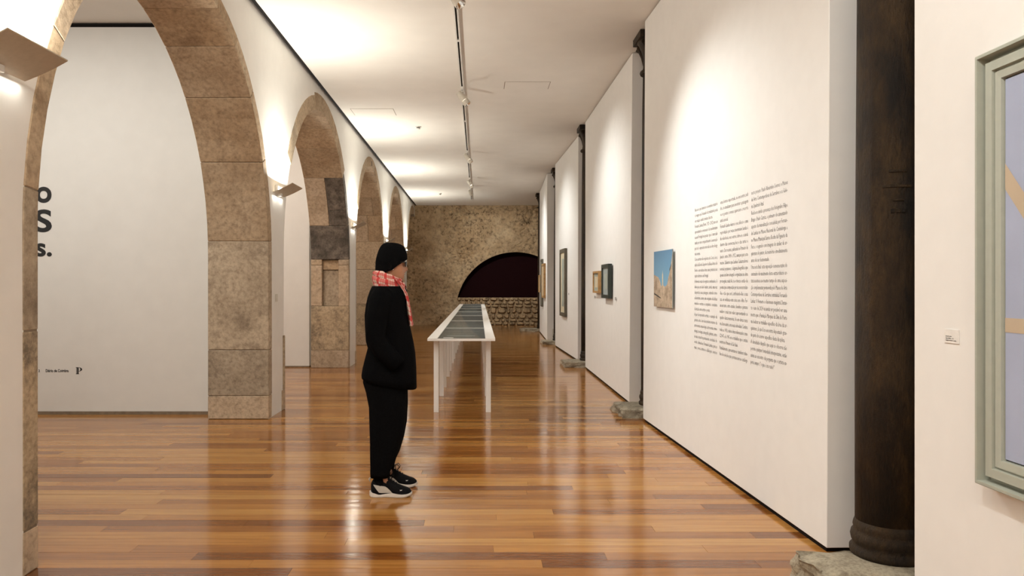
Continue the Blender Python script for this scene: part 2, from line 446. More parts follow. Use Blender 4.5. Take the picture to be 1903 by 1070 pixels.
# aisle partitions seen through the arches
part1 = struct(box_obj('wall_partition', XL, -2.915, 8.23, 8.40, .03, 4.31, M['aisle']))
struct(box_obj('baseboard_partition', XL, -2.915, 8.222, 8.40, 0, .036, M['mortar']))
struct(box_obj('gap_shade_strip', XL, -2.915, 8.235, 8.40, 4.312, 4.352, M['black']))  # black strip puts the shade of the gap above the partition into colour
part2 = struct(box_obj('wall_partition', XL, -2.955, 12.92, 13.07, .02, 4.31, M['aisle']))
struct(box_obj('baseboard_partition', XL, -2.955, 12.914, 13.07, 0, .024, M['mortar']))

def text_obj(name, body, size, m, parent, mtx, fit=None, bold=0.0, align='LEFT', maxw=None, res=2):
    cu = bpy.data.curves.new(name, 'FONT'); cu.body = body; cu.size = size; cu.resolution_u = res; cu.align_x = align
    cu.offset = bold; cu.fill_mode = 'FRONT'
    o = bpy.data.objects.new(name, cu); COL.objects.link(o)
    dg = bpy.context.evaluated_depsgraph_get(); dg.update()
    me = bpy.data.meshes.new_from_object(o.evaluated_get(dg))
    bpy.data.objects.remove(o); bpy.data.curves.remove(cu)
    xs = [v.co.x for v in me.vertices]
    if xs and fit:
        k = fit/(max(xs)-min(xs)); x0 = min(xs)
        me.transform(Matrix.Diagonal((k, 1, 1, 1)) @ Matrix.Translation((-x0, 0, 0)))
    me.transform(mtx); me.materials.clear()
    return me

def joined(name, meshes, m, parent):
    b = bmesh.new()
    for me in meshes:
        b.from_mesh(me); bpy.data.meshes.remove(me)
    return obj(name, b, m, parent)

# lettering on the partition (faces the lens: local x = +X, y = up)
def on_part(px, py): 
    p = at(px, py, 8.23); return p
def part_mtx(px, py):
    p = on_part(px, py); return Matrix.Translation((p.x, 8.228, p.z)) @ Matrix.Rotation(pi/2, 4, 'X')
def bold_letters(body, px_left, py_base, px_w, cap_px):
    k = 8.23/FPX
    me = text_obj('t', body, cap_px*k/.69, M['ink'], None, Matrix.Identity(4), fit=px_w*k, res=6, bold=cap_px*k*.038)
    me.transform(part_mtx(px_left, py_base)); return me
joined('lettering', [bold_letters('o', 66.5, 375, 29.5, 40)], M['ink'], part1)
joined('lettering', [bold_letters('S', 64.5, 429.5, 32, 39)], M['ink'], part1)
joined('lettering', [bold_letters('s.', 66, 475, 30.5, 33)], M['ink'], part1)
joined('lettering', [bold_letters('2', 71.5, 691, 2.8, 4.4)], M['ink'], part1)
joined('lettering', [bold_letters('Diário de Coimbra', 85, 691, 42.5, 5)], M['ink'], part1)
# the newspaper emblem: a fat-face letter P with an inlined stem
k = 8.23/FPX
def emb(x, y): return on_part(140.5+x*12.5, 695-y*12.8)
b = bmesh.new()
def flat(pts):
    vs = [b.verts.new((emb(*p).x, 8.2285, emb(*p).z)) for p in pts]; b.faces.new(vs)
flat([(0, 1), (.42, 1), (.42, .9), (.08, .93)]); flat([(.12, .95), (.19, .95), (.19, .08), (.12, .08)]); flat([(.24, .95), (.46, .95), (.46, .08), (.24, .08)])
flat([(.02, 0), (.56, 0), (.46, .10), (.12, .10)])
out = [(.42+.56*sin(t), .69+.31*cos(t)) for t in [i*pi/12 for i in range(13)]]
inn = [(.48+.24*sin(t), .69+.26*cos(t)) for t in [i*pi/12 for i in range(13)]]
for i in range(12): flat([out[i], out[i+1], inn[i+1], inn[i]])
obj('emblem', b, M['ink'], part1)

# small plate on the first pier
tag(box_obj('switch_plate', AX1, AX1+.008, 8.22, 8.30, 1.255, 1.34, M['taupe_metal'], None, .002), 'small beige switch plate on the first white pier', 'switch')

# ------------------------------------------------------------------ rubble end wall with the walled arch recess
RC = (1.32, .47); RR = 2.12; SILL = .985
v, f = [], []
cell = .028
x0, x1 = -6.5, XR
nx, nz = int((x1-x0)/cell), int(4.72/cell)
keep = {}
def rub(x, z):
    p = Vector((x, 0, z))
    n1 = noise.fractal(p*1.3, 1.0, 2.0, 3)*.035
    vd = noise.voronoi(Vector((x*4.2+noise.noise(p*3)*.6, 3.3, z*5.2+noise.noise(p*2.3)*.5)))[0]
    st = max(-.5, min(1, (vd[1]-vd[0])*2.2))
    msk = min(1, max(0, .55+noise.noise(p*.9+Vector((5, 0, 2)))*1.4+(z-3.2)*.35+(1.1-z)*.25))
    n2 = st*.075*msk
    n3 = noise.fractal(p*14, .8, 2.1, 4)*.016
    return n1+n2+n3
# coarse away from view (x < -3) is hidden by partitions: start the relief at -3.3
x0 = -3.3; nx = int((x1-x0)/cell)
for j in range(nz+1):
    for i in range(nx+1):
        x = x0+(x1-x0)*i/nx; z = -.02+4.74*j/nz
        r = sqrt((x-RC[0])**2+(z-RC[1])**2)
        if abs(r-RR) < cell*.75 and z > 0:
            kx = RR/r; x = RC[0]+(x-RC[0])*kx; z = RC[1]+(z-RC[1])*kx
        v.append((x, YE-.03-rub(x, z)*(1 if r > RR else .8), z))
def inside(x, z): return (x-RC[0])**2+(z-RC[1])**2 < (RR-.004)**2
for j in range(nz):
    for i in range(nx):
        a = j*(nx+1)+i; q = (a, a+1, a+nx+2, a+nx+1)
        cxm = sum(v[t][0] for t in q)/4; czm = sum(v[t][2] for t in q)/4
        if inside(cxm, czm): continue
        f.append(q)
M['rubble'] = None
def rubble_mat():
    m, nt, p = new_mat('rubble_masonry'); L = nt.links
    tc = N(nt, 'ShaderNodeTexCoord')
    a = N(nt, 'ShaderNodeTexNoise', i_Scale=1.1, i_Detail=5.0, i_Roughness=.65)
    b = N(nt, 'ShaderNodeTexNoise', i_Scale=5.5, i_Detail=9.0, i_Roughness=.75)
    vo = N(nt, 'ShaderNodeTexVoronoi', i_Scale=7.0); vo.feature = 'DISTANCE_TO_EDGE'
    c = N(nt, 'ShaderNodeTexNoise', i_Scale=10.0, i_Detail=7.0, i_Roughness=.7)
    for n_ in (a, b, vo, c): L.new(tc.outputs['Object'], n_.inputs['Vector'])
    r1 = ramp(nt, [(.3, (.32, .215, .12)), (.5, (.42, .30, .18)), (.72, (.54, .42, .275))]); L.new(a.outputs[0], r1.inputs[0])
    r2 = ramp(nt, [(.30, (.50, .46, .41)), (.45, (.95, .94, .92)), (.70, (1.22, 1.2, 1.16))]); L.new(b.outputs[0], r2.inputs[0])
    r4 = ramp(nt, [(.36, (.22, .19, .17)), (.47, (.95, .95, .95)), (.66, (1.22, 1.2, 1.15))]); L.new(c.outputs[0], r4.inputs[0])
    col = mixc(nt, 1.0, r1.outputs[0], r2.outputs[0], 'MULTIPLY')
    mk = N(nt, 'ShaderNodeTexNoise', i_Scale=.9, i_Detail=3.0, i_Roughness=.6); L.new(tc.outputs['Object'], mk.inputs['Vector'])
    rm = ramp(nt, [(.36, (.45, .45, .45)), (.60, (1, 1, 1))]); L.new(mk.outputs[0], rm.inputs[0])
    col = mixc(nt, rm.outputs[0], col, mixc(nt, 1.0, col, r4.outputs[0], 'MULTIPLY'))
    L.new(col, p.inputs['Base Color']); p.inputs['Roughness'].default_value = .9; p.inputs['Specular IOR Level'].default_value = .15
    ad = N(nt, 'ShaderNodeMath', operation='ADD'); L.new(b.outputs[0], ad.inputs[0]); L.new(c.outputs[0], ad.inputs[1])
    bumped(nt, p, ad.outputs[0], .8, .04)
    return m
M['rubble'] = rubble_mat()
wall_end = struct(pyd('wall_end', v, f, M['rubble']))
struct(box_obj('wall_end_core', XL-.1, x0, YE-.05, YE+.2, -.02, 4.74, M['plaster'])).name = 'wall_aisle_end'
# the recess: lining, dark panel, rubble infill under the sill
b = bmesh.new(); ring = [(RC[0]+RR*cos(pi*i/40), max(-.02, RC[1]+RR*sin(pi*i/40))) for i in range(41)]
ring = [(RC[0]+RR, -.02)]+ring+[(RC[0]-RR, -.02)]
fa = [b.verts.new((x, YE-.03, z)) for x, z in ring]; ba = [b.verts.new((x, YE+.45, z)) for x, z in ring]
for i in range(len(ring)-1): b.faces.new((fa[i], fa[i+1], ba[i+1], ba[i]))
obj('recess_lining', b, M['maroon'], wall_end)
box_obj('recess_panel', RC[0]-RR-.1, XR, YE+.42, YE+.47, 0, 2.8, M['maroon'], wall_end)
box_obj('recess_infill', RC[0]-RR+.01, XR, YE+.03, YE+.4, -.02, SILL-.015, M['rubble'], wall_end)
z = 0.0; row = 0
M['rubstone'] = stone('rubble_stone', (.30, .22, .12), (.50, .40, .25), (.13, .09, .05), .3, 6, .9, .8)
while z < SILL-.03:
    h = random.uniform(.10, .22); h = min(h, SILL-z)
    if SILL-z-h < .06: h = SILL-z
    x = RC[0]-RR+.03+random.random()*.05
    while x < 1.95:
        l = random.uniform(.10, .34)
        pr = []
        for q in range(9):
            t = 2*pi*q/9+.3
            ex, ez = cos(t), sin(t)
            sx = abs(ex)**.6*(1 if ex > 0 else -1); sz = abs(ez)**.6*(1 if ez > 0 else -1)
            pr.append((x+l/2+sx*(l/2-.008)*random.uniform(.74, 1.02), z+h/2+sz*(h/2-.004)*random.uniform(.72, 1.06)))
        bb = bmesh.new(); dy = random.uniform(-.05, .0)
        A1 = [bb.verts.new((px_, YE-.005+dy*.2, pz_)) for px_, pz_ in pr]
        cxs, czs = x+l/2, z+h/2
        A2 = [bb.verts.new((cxs+(px_-cxs)*.72, YE-.045+dy, czs+(pz_-czs)*.72)) for px_, pz_ in pr]
        A0 = [bb.verts.new((px_, YE+.05, pz_)) for px_, pz_ in pr]
        for i in range(9):
            bb.faces.new((A1[i], A1[(i+1) % 9], A2[(i+1) % 9], A2[i])); bb.faces.new((A0[i], A0[(i+1) % 9], A1[(i+1) % 9], A1[i]))
        bb.faces.new(A2)
        obj('rubble_stone', bb, M['rubble'], wall_end)
        x += l
    z += h; row += 1

# ------------------------------------------------------------------ white exhibition panels on the right
def panel(label, A, Bp, ztop=4.235, zb=.03, th=.28, lean=(0, 0)):
    """A = far end, Bp = near end of the face towards the hall; lean tips the top of each end"""
    t = thing('exhibition_panel', label, 'display panel', (A[0], A[1], 0), 0)
    O = Vector((A[0], A[1], 0)); e = Vector((Bp[0]-A[0], Bp[1]-A[1], 0)); Lg = e.length; e.normalize(); n = Vector((-e.y, e.x, 0))
    if n.x < 0: n = -n
    b = bmesh.new(); vs = []
    for u, ln in ((0, lean[0]), (Lg, lean[1])):
        for dep in (0, th):
            for zz in (zb, ztop):
                p = e*u+n*(dep+(ln if zz == ztop else 0)); vs.append(b.verts.new((p.x, p.y, zz)))
    for q in [(0, 1, 3, 2), (4, 6, 7, 5), (0, 4, 5, 1), (2, 3, 7, 6), (0, 2, 6, 4), (1, 5, 7, 3)]: b.faces.new([vs[i] for i in q])
    bmesh.ops.recalc_face_normals(b, faces=b.faces[:])
    bmesh.ops.bevel(b, geom=b.edges[:], offset=.003, segments=1, affect='EDGES')
    obj('board', b, M['panel'], t)
    b = bmesh.new(); vs = []
    for u in (.03, Lg-.03):
        for dep in (.014, th-.014):
            for zz in (0.001, zb+.002):
                p = e*u+n*dep; vs.append(b.verts.new((p.x, p.y, zz)))
    for q in [(0, 1, 3, 2), (4, 6, 7, 5), (0, 4, 5, 1), (2, 3, 7, 6), (0, 2, 6, 4), (1, 5, 7, 3)]: b.faces.new([vs[i] for i in q])
    obj('recessed_base', b, M['black'], t)
    return dict(t=t, O=O, e=e, n=n, L=Lg)
P1 = panel('large white panel with wall text, nearest panel wholly in view', (1.745, 7.83), (1.875, 3.98), lean=(.02, .020))
P2 = panel('white panel with one wooden and one dark green picture frame', (1.84, 12.72), (1.816, 8.91), lean=(0, .04))
P3 = panel('white panel with a single tall narrow framed picture', (1.787, 17.2), (1.866, 13.88), lean=(0, .01))
P4 = panel('farthest white panel, three frames crowded at its far end', (1.855, 22.4), (1.73, 18.6))
P0 = panel('white panel at right edge carrying the large lavender painting', (1.86, 3.155), (1.86, -2.4))
box_obj('socket_box', .0, .03, 0, .2, 0, .3, M['taupe_metal'], None).name = 'base_box'
bbx = bpy.data.objects['base_box']; bbx.parent = P4['t']; bbx.location = P4['e']*(P4['L']+.002)+P4['n']*.13+Vector((0, 0, .03)); bbx.scale = (4.2, .15, 1)

def on_panel(P, px, py):
    """where the sight line through a pixel meets the panel face: (u along the panel, height)"""
    k = (px-VX)/FPX
    # O.x + e.x u = k (O.y + e.y u)
    u = (k*P['O'].y-P['O'].x)/(P['e'].x-k*P['e'].y)
    d = P['O'].y+P['e'].y*u
    return u, EYE+(VY-py)*d/FPX
def pmtx(P, u, z, off=.002, world=False):
    """local x along the panel to the near end, y up, z out to the hall"""
    e, n = P['e'], P['n']
    m = Matrix(((e.x, 0, -n.x, 0), (e.y, 0, -n.y, 0), (0, 1, 0, 0), (0, 0, 0, 1)))
    p = e*u - n*off + (P['O'] if world else Vector((0, 0, 0)))
    return Matrix.Translation((p.x, p.y, z)) @ m

# ------------------------------------------------------------------ wall text in three columns
COL1 = """Na noite que demarca os sentidos cruzados
da viagem que Fernando fez traduzindo posta
em relação ainda à música da arte.
Fernando Lanhas (Porto, 1923 - 2012) tem em
apresentado ao momento do modernismo
na em Portugal seu prazer que é marcado
ainda por um compartimento à execução
pessoal e expressiva marcada na obra desig-
nada arranjos.
Com escritura das regências de Costa, de si,
aplica da Escola Superior de Belas-Artes do
Porto e em várias obras suas pinturas aos
registos abstratos, em Portugal.
A diversas vezes de registos continuados. A
ideia que este lado lembra, ainda, uma vez
desperta as suas paisagens, entende como
a literatura, assim, um conjunto de linhas
variados o artista e o arquiteto, constante
da amizade entre artista e poetas.
A par do imprevisto artista, o exemplo da
pintura, este é um descendente interno da
astronomia, arqueologia, astronomia, mine-
ralogia, zoologia, etnografia, pintura, entre
as suas coisas foi permanente conclusão do
estudo, dimensões. Fernando Lanhas, para as
ruas, cores, ritmos e diálogos, versos""".split('\n')
COL2 = """uma leitura suportada, se encontra sob
dos, se atualizam para mostrar a paisagem
ou os pontos comuns aparecem e recorte
ainda essencial.
Fernando Lanhas deixou o seu silêncio e uma
reprodução por vezes inominável ainda é
de referência, nos outros, abre-se e ainda
dentro das conversações e das artes e
textos. Das recentes, publicadas no Primeiro de
Janeiro, entre 1949 e 1952, avançou para este
mesmo. Salientou que Lanhas Cadastradores
nomeia pequenos, é alguma biográfica que
apenas um livro integral e organizava na obra
prosseguiu, nada foi, se o tivesse então de
poemas que a composição por via sonora traduz-
-lhe o tão que será, atribuindo-lhe a sua
casa, em evidência outra coisa com o Alto. Fer-
em um tanto, entre estudos, desenhos e pinturas
melhor o mais raro valor, apresentando se
quadro desta memória, foi em obras raras
ora, faz-se assim a arte nessa sobriedade Coimbra
todos os 1942 a vários obras referenciados como
C29-47 e de 1945 em os trabalhos que o artista
mostrou no Primeiro de São Paulo.
Paralelamente, apresentam-se também traba-
lhos de coleções que permanecem ao catálogo""".split('\n')
COL3 = """neste projeto: Paulo Ribeirinho Soares, o Museu
de Arte Contemporânea de Serralves e a Gale-
ria Quadrado Azul.
Realce-se ainda a presença dos fotógrafos Filipe
Braga e Paulo Catrica, o primeiro documentando
aspetos da musealização concebida por Fernan-
do Lanhas no Museu Nacional de Conímbriga e
no Museu Municipal Santos Rocha da Figueira da
Foz e, o segundo com imagens do atelier de ar-
quitetura do pintor, de memória e imediatamente
antes de ser desmontado.
Uma nota final: esta exposição comemorativa do
centenário do nascimento deste extraordinário ar-
tista acontece ao mesmo tempo de uma exposi-
ção complementar promovida pelo Museu de Arte
Contemporânea de Serralves intitulada Fernando
Lanhas: O Homem e o fenómeno magistral. Duran-
te o ano de 2024 vai ainda ser possível ver uma
mostra que a Fundação Marques da Silva do Porto
vai dedicar ao trabalho específico da área da ar-
quitetura, já que lá se encontra depositado gran-
de parte do acervo específico desta disciplina.
A densidade daquilo que aqui se observa não
permite qualquer leviandade interpretativa, então
anima ao encontro da pergunta que o artista ex-
peria sempre: "o que é isto tudo?\"""".split('\n')
u_a, z_first = on_panel(P1, 1290, 391); _, z_last = on_panel(P1, 1290, 645)
pitch = (z_first-z_last)/25
SHORT = ({2: .8, 8: .26, 12: .62, 18: .70}, {3: .3, 23: .68}, {2: .37, 10: .53, 21: .95, 25: .68})
for ci, (lines, pxa, pxb) in enumerate(((COL1, 1289.5, 1331.5), (COL2, 1336.5, 1388), (COL3, 1394, 1461))):
    ua, ub = on_panel(P1, pxa, 500)[0], on_panel(P1, pxb, 500)[0]
    ms = []
    for li, s in enumerate(lines):
        fr_ = SHORT[ci].get(li, 1.0)
        me = text_obj('t', s, .0385, M['print_ink'], None, Matrix.Identity(4), fit=(ub-ua)*fr_, bold=0.0, res=1)
        me.transform(pmtx(P1, ua, z_first-.010-pitch*li, -.02*(z_first-.03-pitch*li)/4.2+.0008))
        ms.append(me)
    joined('wall_text', ms, M['print_ink'], P1['t'])

# ------------------------------------------------------------------ pictures
def rect_frame(bm, w, h, prof, mtx):
    """mitred picture-frame moulding; prof = [(inward offset, height)]"""
    cs = [(0, 0, 1, 1), (w, 0, -1, 1), (w, h, -1, -1), (0, h, 1, -1)]
    rings = []
    for cx, cy, sx, sy in cs:
        rings.append([bm.verts.new(mtx @ Vector((cx+sx*o, cy+sy*o, z))) for o, z in prof])
    n = len(prof)
    for i in range(4):
        a, b = rings[i], rings[(i+1) % 4]
        for j in range(n-1): bm.faces.new((a[j], b[j], b[j+1], a[j+1]))
def quad_on(bm, pts, mtx):
    bm.faces.new([bm.verts.new(mtx @ Vector(p)) for p in pts])

def place(P, t, u, z, off=.001):
    t.matrix_world = pmtx(P, u, z, off, True)

def surf_off(P, z, lean): return -lean*z/4.2
def picture(label, P, pxa, pxb, pyt, pyb, ref_px, fmat, prof, art, cat='picture', off=.002):
    ua = on_panel(P, pxa, VY)[0]; ub = on_panel(P, pxb, VY)[0]
    zt = on_panel(P, ref_px, pyt)[1]; zb_ = on_panel(P, ref_px, pyb)[1]
    t = thing('framed_picture', label, cat); place(P, t, ua, zb_, off)
    W, H = ub-ua, zt-zb_
    I = Matrix.Identity(4)
    b = bmesh.new(); rect_frame(b, W, H, prof, I); obj('frame', b, fmat, t)
    o_in, z_in = prof[-1]
    art(t, W, H, o_in, z_in)
    return t, W, H
M['greenframe'] = plain('dark_green_frame', (.02, .030, .024), .45)
M['woodframe'] = plain('light_wood_frame', (.42, .24, .09), .5, nscale=14, namp=.25)
M['greyframe'] = plain('sage_grey_frame', (.40, .42, .36), .5, namp=.03)
M['darkwood'] = plain('grey_brown_frame', (.10, .085, .06), .5)
M['mat_grey'] = plain('grey_mount_board', (.30, .33, .32), .8)
M['paper'] = plain('aged_paper', (.62, .54, .38), .8, nscale=12, namp=.15)
M['sage'] = plain('grey_green_print', (.35, .38, .33), .7, nscale=9, namp=.2)
M['lav'] = plain('lavender_blue_canvas', (.37, .41, .55), .75, nscale=3, namp=.07, bump=.1)
M['ochre'] = plain('ochre_paint_band', (.50, .40, .29), .75, nscale=5, namp=.08)
M['cardwhite'] = plain('white_caption_card', (.80, .77, .73), .6)
M['photo_sky'] = None
def simple_art(mm, inner=None):
    def f_(t, W, H, o, z):
        b = bmesh.new(); quad_on(b, [(o, o, z), (W-o, o, z), (W-o, H-o, z), (o, H-o, z)], Matrix.Identity(4)); obj('print', b, mm, t)
        if inner:
            mi, fx, fy = inner
            b = bmesh.new(); x0_, x1_ = o+(W-2*o)*fx, W-o-(W-2*o)*fx; y0_, y1_ = o+(H-2*o)*fy, H-o-(H-2*o)*fy
            quad_on(b, [(x0_, y0_, z+.002), (x1_, y0_, z+.002), (x1_, y1_, z+.002), (x0_, y1_, z+.002)], Matrix.Identity(4)); obj('image', b, mi, t)
    return f_
# large painting on the near panel
def big_art(t, W, H, o, z):
    I = Matrix.Identity(4)
    b = bmesh.new(); add_box(b, o+.006, W-o-.006, o+.006, H-o-.006, z-.010, z+.008); obj('canvas', b, M['lav'], t)
    zz = z+.0092
    b = bmesh.new()
    yb0, yb1 = .553, .603
    quad_on(b, [(o+.006, yb0, zz), (W-o-.006, yb0, zz), (W-o-.006, yb1, zz), (o+.006, yb1, zz)], I); obj('painted_band', b, M['ochre'], t)
    b = bmesh.new()
    quad_on(b, [(o+.006, 1.14, zz), (o+.006, 1.05, zz), (o+.36, .603, zz), (o+.43, .603, zz)], I); obj('painted_band', b, M['ochre'], t)
tb, Wb, Hb = picture('large lavender abstract painting in a stepped grey-green frame', P0, 1842, 2500, 107, 896, 1840, M['greyframe'],
    [(0, 0), (0, .055), (.004, .060), (.014, .060), (.016, .012), (.034, .012), (.036, .044), (.068, .044), (.070, .028), (.076, .028), (.078, .038), (.104, .036), (.106, .018)], big_art, 'painting')
# wood-framed and green-framed pictures
prf = lambda w_, d_, r_: [(0, 0), (0, d_), (w_, d_), (w_, d_-r_)]
picture('small light wooden framed picture beside the dark green frame', P2, 1107.5, 1118, 504, 544, 1111, M['woodframe'], prf(.03, .05, .02), simple_art(M['sage'], (M['paper'], .2, .2)))
picture('dark green framed picture right of the small wooden frame', P2, 1124, 1137.5, 491, 554, 1130, M['greenframe'], prf(.05, .05, .02), simple_art(M['mat_grey'], (M['sage'], .28, .22)))
picture('tall narrow picture in dark grey-brown frame, alone on its panel', P3, 1044, 1054, 463, 587, 1048, M['darkwood'], prf(.08, .05, .02), simple_art(M['paper'], (M['sage'], .25, .1)))
picture('small wooden frame farthest along the last panel', P4, 1004.3, 1007, 511, 543, 1005.5, M['woodframe'], prf(.04, .06, .02), simple_art(M['paper']))
picture('tall grey frame in the middle of three on the last panel', P4, 1007.6, 1010, 482, 569, 1008.6, M['darkwood'], prf(.05, .05, .02), simple_art(M['sage']))
picture('wooden frame nearest of three on the last panel', P4, 1010.6, 1014.3, 490, 553, 1012.5, M['woodframe'], prf(.05, .06, .02), simple_art(M['paper']))
# photograph on a thin board
def photo_mats():
    m, nt, p = new_mat('photo_print_sky'); L = nt.links
    tc = N(nt, 'ShaderNodeTexCoord'); sp = N(nt, 'ShaderNodeSeparateXYZ'); L.new(tc.outputs['Generated'], sp.inputs[0])
    r = ramp(nt, [(0, (.30, .42, .52)), (.45, (.17, .36, .52)), (1, (.10, .23, .38))]); L.new(sp.outputs[1], r.inputs[0]); L.new(r.outputs[0], p.inputs['Base Color'])
    p.inputs['Roughness'].default_value = .5
    return m
M['photo_sky'] = photo_mats()
M['photo_rock'] = stone('photo_print_rock', (.36, .27, .19), (.62, .50, .38), (.18, .13, .09), .3, 9, .5, 0.0)
M['photo_dark'] = plain('photo_print_shadow', (.05, .045, .04), .5)
ua = on_panel(P1, 1219, VY)[0]; ub = on_panel(P1, 1253.5, VY)[0]; zt = on_panel(P1, 1219, 468)[1]; zb_ = on_panel(P1, 1219, 569)[1]
t = thing('photograph', 'unframed photo of blue sky over pale ruins, left of wall text', 'photograph'); place(P1, t, ua, zb_, -.004)
W, H = ub-ua, zt-zb_
b = bmesh.new(); add_box(b, 0, W, 0, H, .016, .024); obj('board', b, M['mat_grey'], t)
b = bmesh.new(); add_box(b, .12*W, .88*W, .12*H, .88*H, -.002, .016); obj('hanging_batten', b, M['darkwood'], t)
I = Matrix.Identity(4)
b = bmesh.new(); quad_on(b, [(0, 0, .0245), (W, 0, .0245), (W, H, .0245), (0, H, .0245)], I); obj('print', b, M['photo_sky'], t)
def fpoly(nm, pts, m_, z): 
    b = bmesh.new(); fc = [b.verts.new((p[0]*W, p[1]*H, z)) for p in pts]; b.faces.new(fc); bmesh.ops.triangulate(b, faces=b.faces[:]); return obj(nm, b, m_, t)
fpoly('image_ruin', [(0, 0), (1, 0), (1, .93), (.96, .80), (.88, .62), (.80, .52), (.74, .40), (.62, .36), (.50, .40), (.42, .37), (.36, .46), (.26, .53), (.12, .56), (0, .58)], M['photo_rock'], .0250)
fpoly('image_tower', [(.47, .38), (.53, .38), (.525, .58), (.51, .60), (.50, .66), (.49, .60), (.475, .58)], M['paper'], .0253)
fpoly('image_shadow', [(.86, .66), (.95, .76), (.95, .72), (.88, .62)], M['photo_dark'], .0256)
fpoly('image_shadow', [(.02, .25), (.4, .17), (.4, .15), (.02, .22)], M['photo_dark'], .0256)

# caption cards
def card(label, P, px, py, wpx, h, ink=True, w_=None, m_=None, off=.001):
    ua, z_ = on_panel(P, px, py)
    W_ = w_
    t = thing('caption_card', label, 'caption'); place(P, t, ua-W_/2, z_-h/2, off)
    box_obj('card', 0, W_, 0, h, 0, .003, m_ or M['cardwhite'], t)
    if ink:
        ms = []
        for li, (s_, fr_) in enumerate((('Fernando Lanhas', .42), ('Sem título, s.d.', .56), ('Coleção particular do artista', .74))):
            me = text_obj('t', s_, h*.13, M['ink'], None, Matrix.Identity(4), fit=W_*fr_, bold=.0002, res=1)
            me.transform(Matrix.Translation((W_*.10, h*(.46-.15*li), .0035))); ms.append(me)
        joined('lettering', ms, M['ink'], t)
card('white caption card left of the large lavender painting', P0, 1770, 625, 0, .053, w_=.088)
M['cardgrey'] = plain('grey_caption_card', (.25, .24, .22), .6)
card('tiny grey caption left of the small wooden frame', P2, 1105.5, 551.5, 0, .042, False, .05, M['cardgrey'])
card('tiny grey caption right of the dark green frame', P2, 1144, 555, 0, .042, False, .05, M['cardgrey'])
card('tiny grey caption right of the tall narrow frame', P3, 1057, 546, 0, .04, False, .05, M['cardgrey'])

# ------------------------------------------------------------------ cast-iron columns on stone plinths
def column(label, y, zp, pl, cx=1.972, detail=False):
    t = thing('iron_column', label, 'column', (cx, y, 0))
    s = [(.148, zp+.26), (.150, zp+.30)]
    b = bmesh.new()
    prof = [(.143, zp+.16), (.143, zp+.9), (.140, zp+1.7), (.135, 2.6), (.130, 3.4), (.122, 3.80)]
    add_lathe(b, prof, 40); obj('shaft', b, M['iron'], t, True)
    b = bmesh.new()
    add_lathe(b, [(.164, zp), (.168, zp+.012), (.168, zp+.030), (.158, zp+.040), (.154, zp+.052), (.160, zp+.064), (.164, zp+.085), (.160, zp+.104), (.152, zp+.114), (.150, zp+.122), (.153, zp+.132), (.151, zp+.145), (.143, zp+.165)], 40)
    obj('base', b, M['iron'], t, True)
    b = bmesh.new()
    add_lathe(b, [(.122, 3.79), (.150, 3.80), (.158, 3.82), (.150, 3.84), (.126, 3.85), (.118, 3.90), (.118, 3.96), (.126, 4.02), (.145, 4.08), (.168, 4.13), (.185, 4.155), (.185, 4.17)], 32)
    add_box(b, -.195, .195, -.195, .195, 4.17, 4.246)
    # leaf volutes at the four corners
    for sx in (-1, 1):
        for sy in (-1, 1):
            pts = [(sx*.085, sy*.085, 3.92), (sx*.10, sy*.10, 4.02), (sx*.125, sy*.125, 4.10), (sx*.145, sy*.145, 4.14), (sx*.152, sy*.152, 4.115), (sx*.14, sy*.14, 4.095)]
            add_tube(b, pts, [.02, .026, .03, .03, .024, .014], 8)
    obj('capital', b, M['iron'], t)
    # rough block
    b = bmesh.new(); x0_, x1_, y0_, y1_ = pl
    nxx, nyy, nzz = 14, 10, 4
    for i in range(nxx+1):
        pass
    add_box(b, x0_-cx, x1_-cx, y0_-y, y1_-y, -.01, zp)
    bmesh.ops.subdivide_edges(b, edges=b.edges[:], cuts=9, use_grid_fill=True)
    for v_ in b.verts:
        q = v_.co+Vector((cx, y, 0))
        inx = min(v_.co.x-(x0_-cx), (x1_-cx)-v_.co.x); iny = min(v_.co.y-(y0_-y), (y1_-y)-v_.co.y)
        edge = max(0, 1-min(inx, iny)/.05)
        amp = .04*edge+.006
        nv = noise.noise_vector(q*9)*amp+noise.noise_vector(q*24)*amp*.5
        v_.co.x += nv.x; v_.co.y += nv.y
        if v_.co.z > zp-.01: v_.co.z += nv.z*.5-.022*edge+.0
        if v_.co.z < 0: v_.co.z = -.005
    for v_ in b.verts:
        if v_.co.z > zp-.003 and (v_.co.x**2+v_.co.y**2) < .21**2: v_.co.z = zp-.001
    obj('plinth', b, M['plinth'], t)
    if detail:
        # cast marks standing proud of the shaft towards the hall and the lens
        def mark(ang, z, w_, h, r=.136):
            b = bmesh.new(); n_ = 8
            rings = []
            for i in range(n_+1):
                a = radians(ang)-w_/2/r+w_/r*i/n_
                rings.append([Vector(((r-.004)*cos(a), (r-.004)*sin(a), z-h/2)), Vector(((r+.006)*cos(a), (r+.006)*sin(a), z-h/4)), Vector(((r+.006)*cos(a), (r+.006)*sin(a), z+h/4)), Vector(((r-.004)*cos(a), (r-.004)*sin(a), z+h/2))])
            loft(b, rings); obj('cast_mark', b, M['iron'], t)
        mark(258, 1.975, .075, .016, .1382); mark(258, 1.905, .125, .018, .1387); mark(258, 1.84, .045, .012, .139)
        for dx in (-9, 0, 9): mark(258+dx, 1.79, .016, .028, .1394)
    return t
column('nearest dark rusted iron column, at right on a pale rough plinth', 3.56, .15, (1.56, 2.42, 3.31, 3.635), detail=True)
column('second nearest iron column, between wall-text panel and the next', 8.30, .10, (1.555, 2.3, 7.99, 8.56))
column('third iron column, beside the panel with the tall narrow frame', 13.15, .10, (1.50, 2.3, 12.86, 13.42))
column('fourth iron column, beside the farthest panel', 17.95, .09, (1.55, 2.3, 17.7, 18.25))
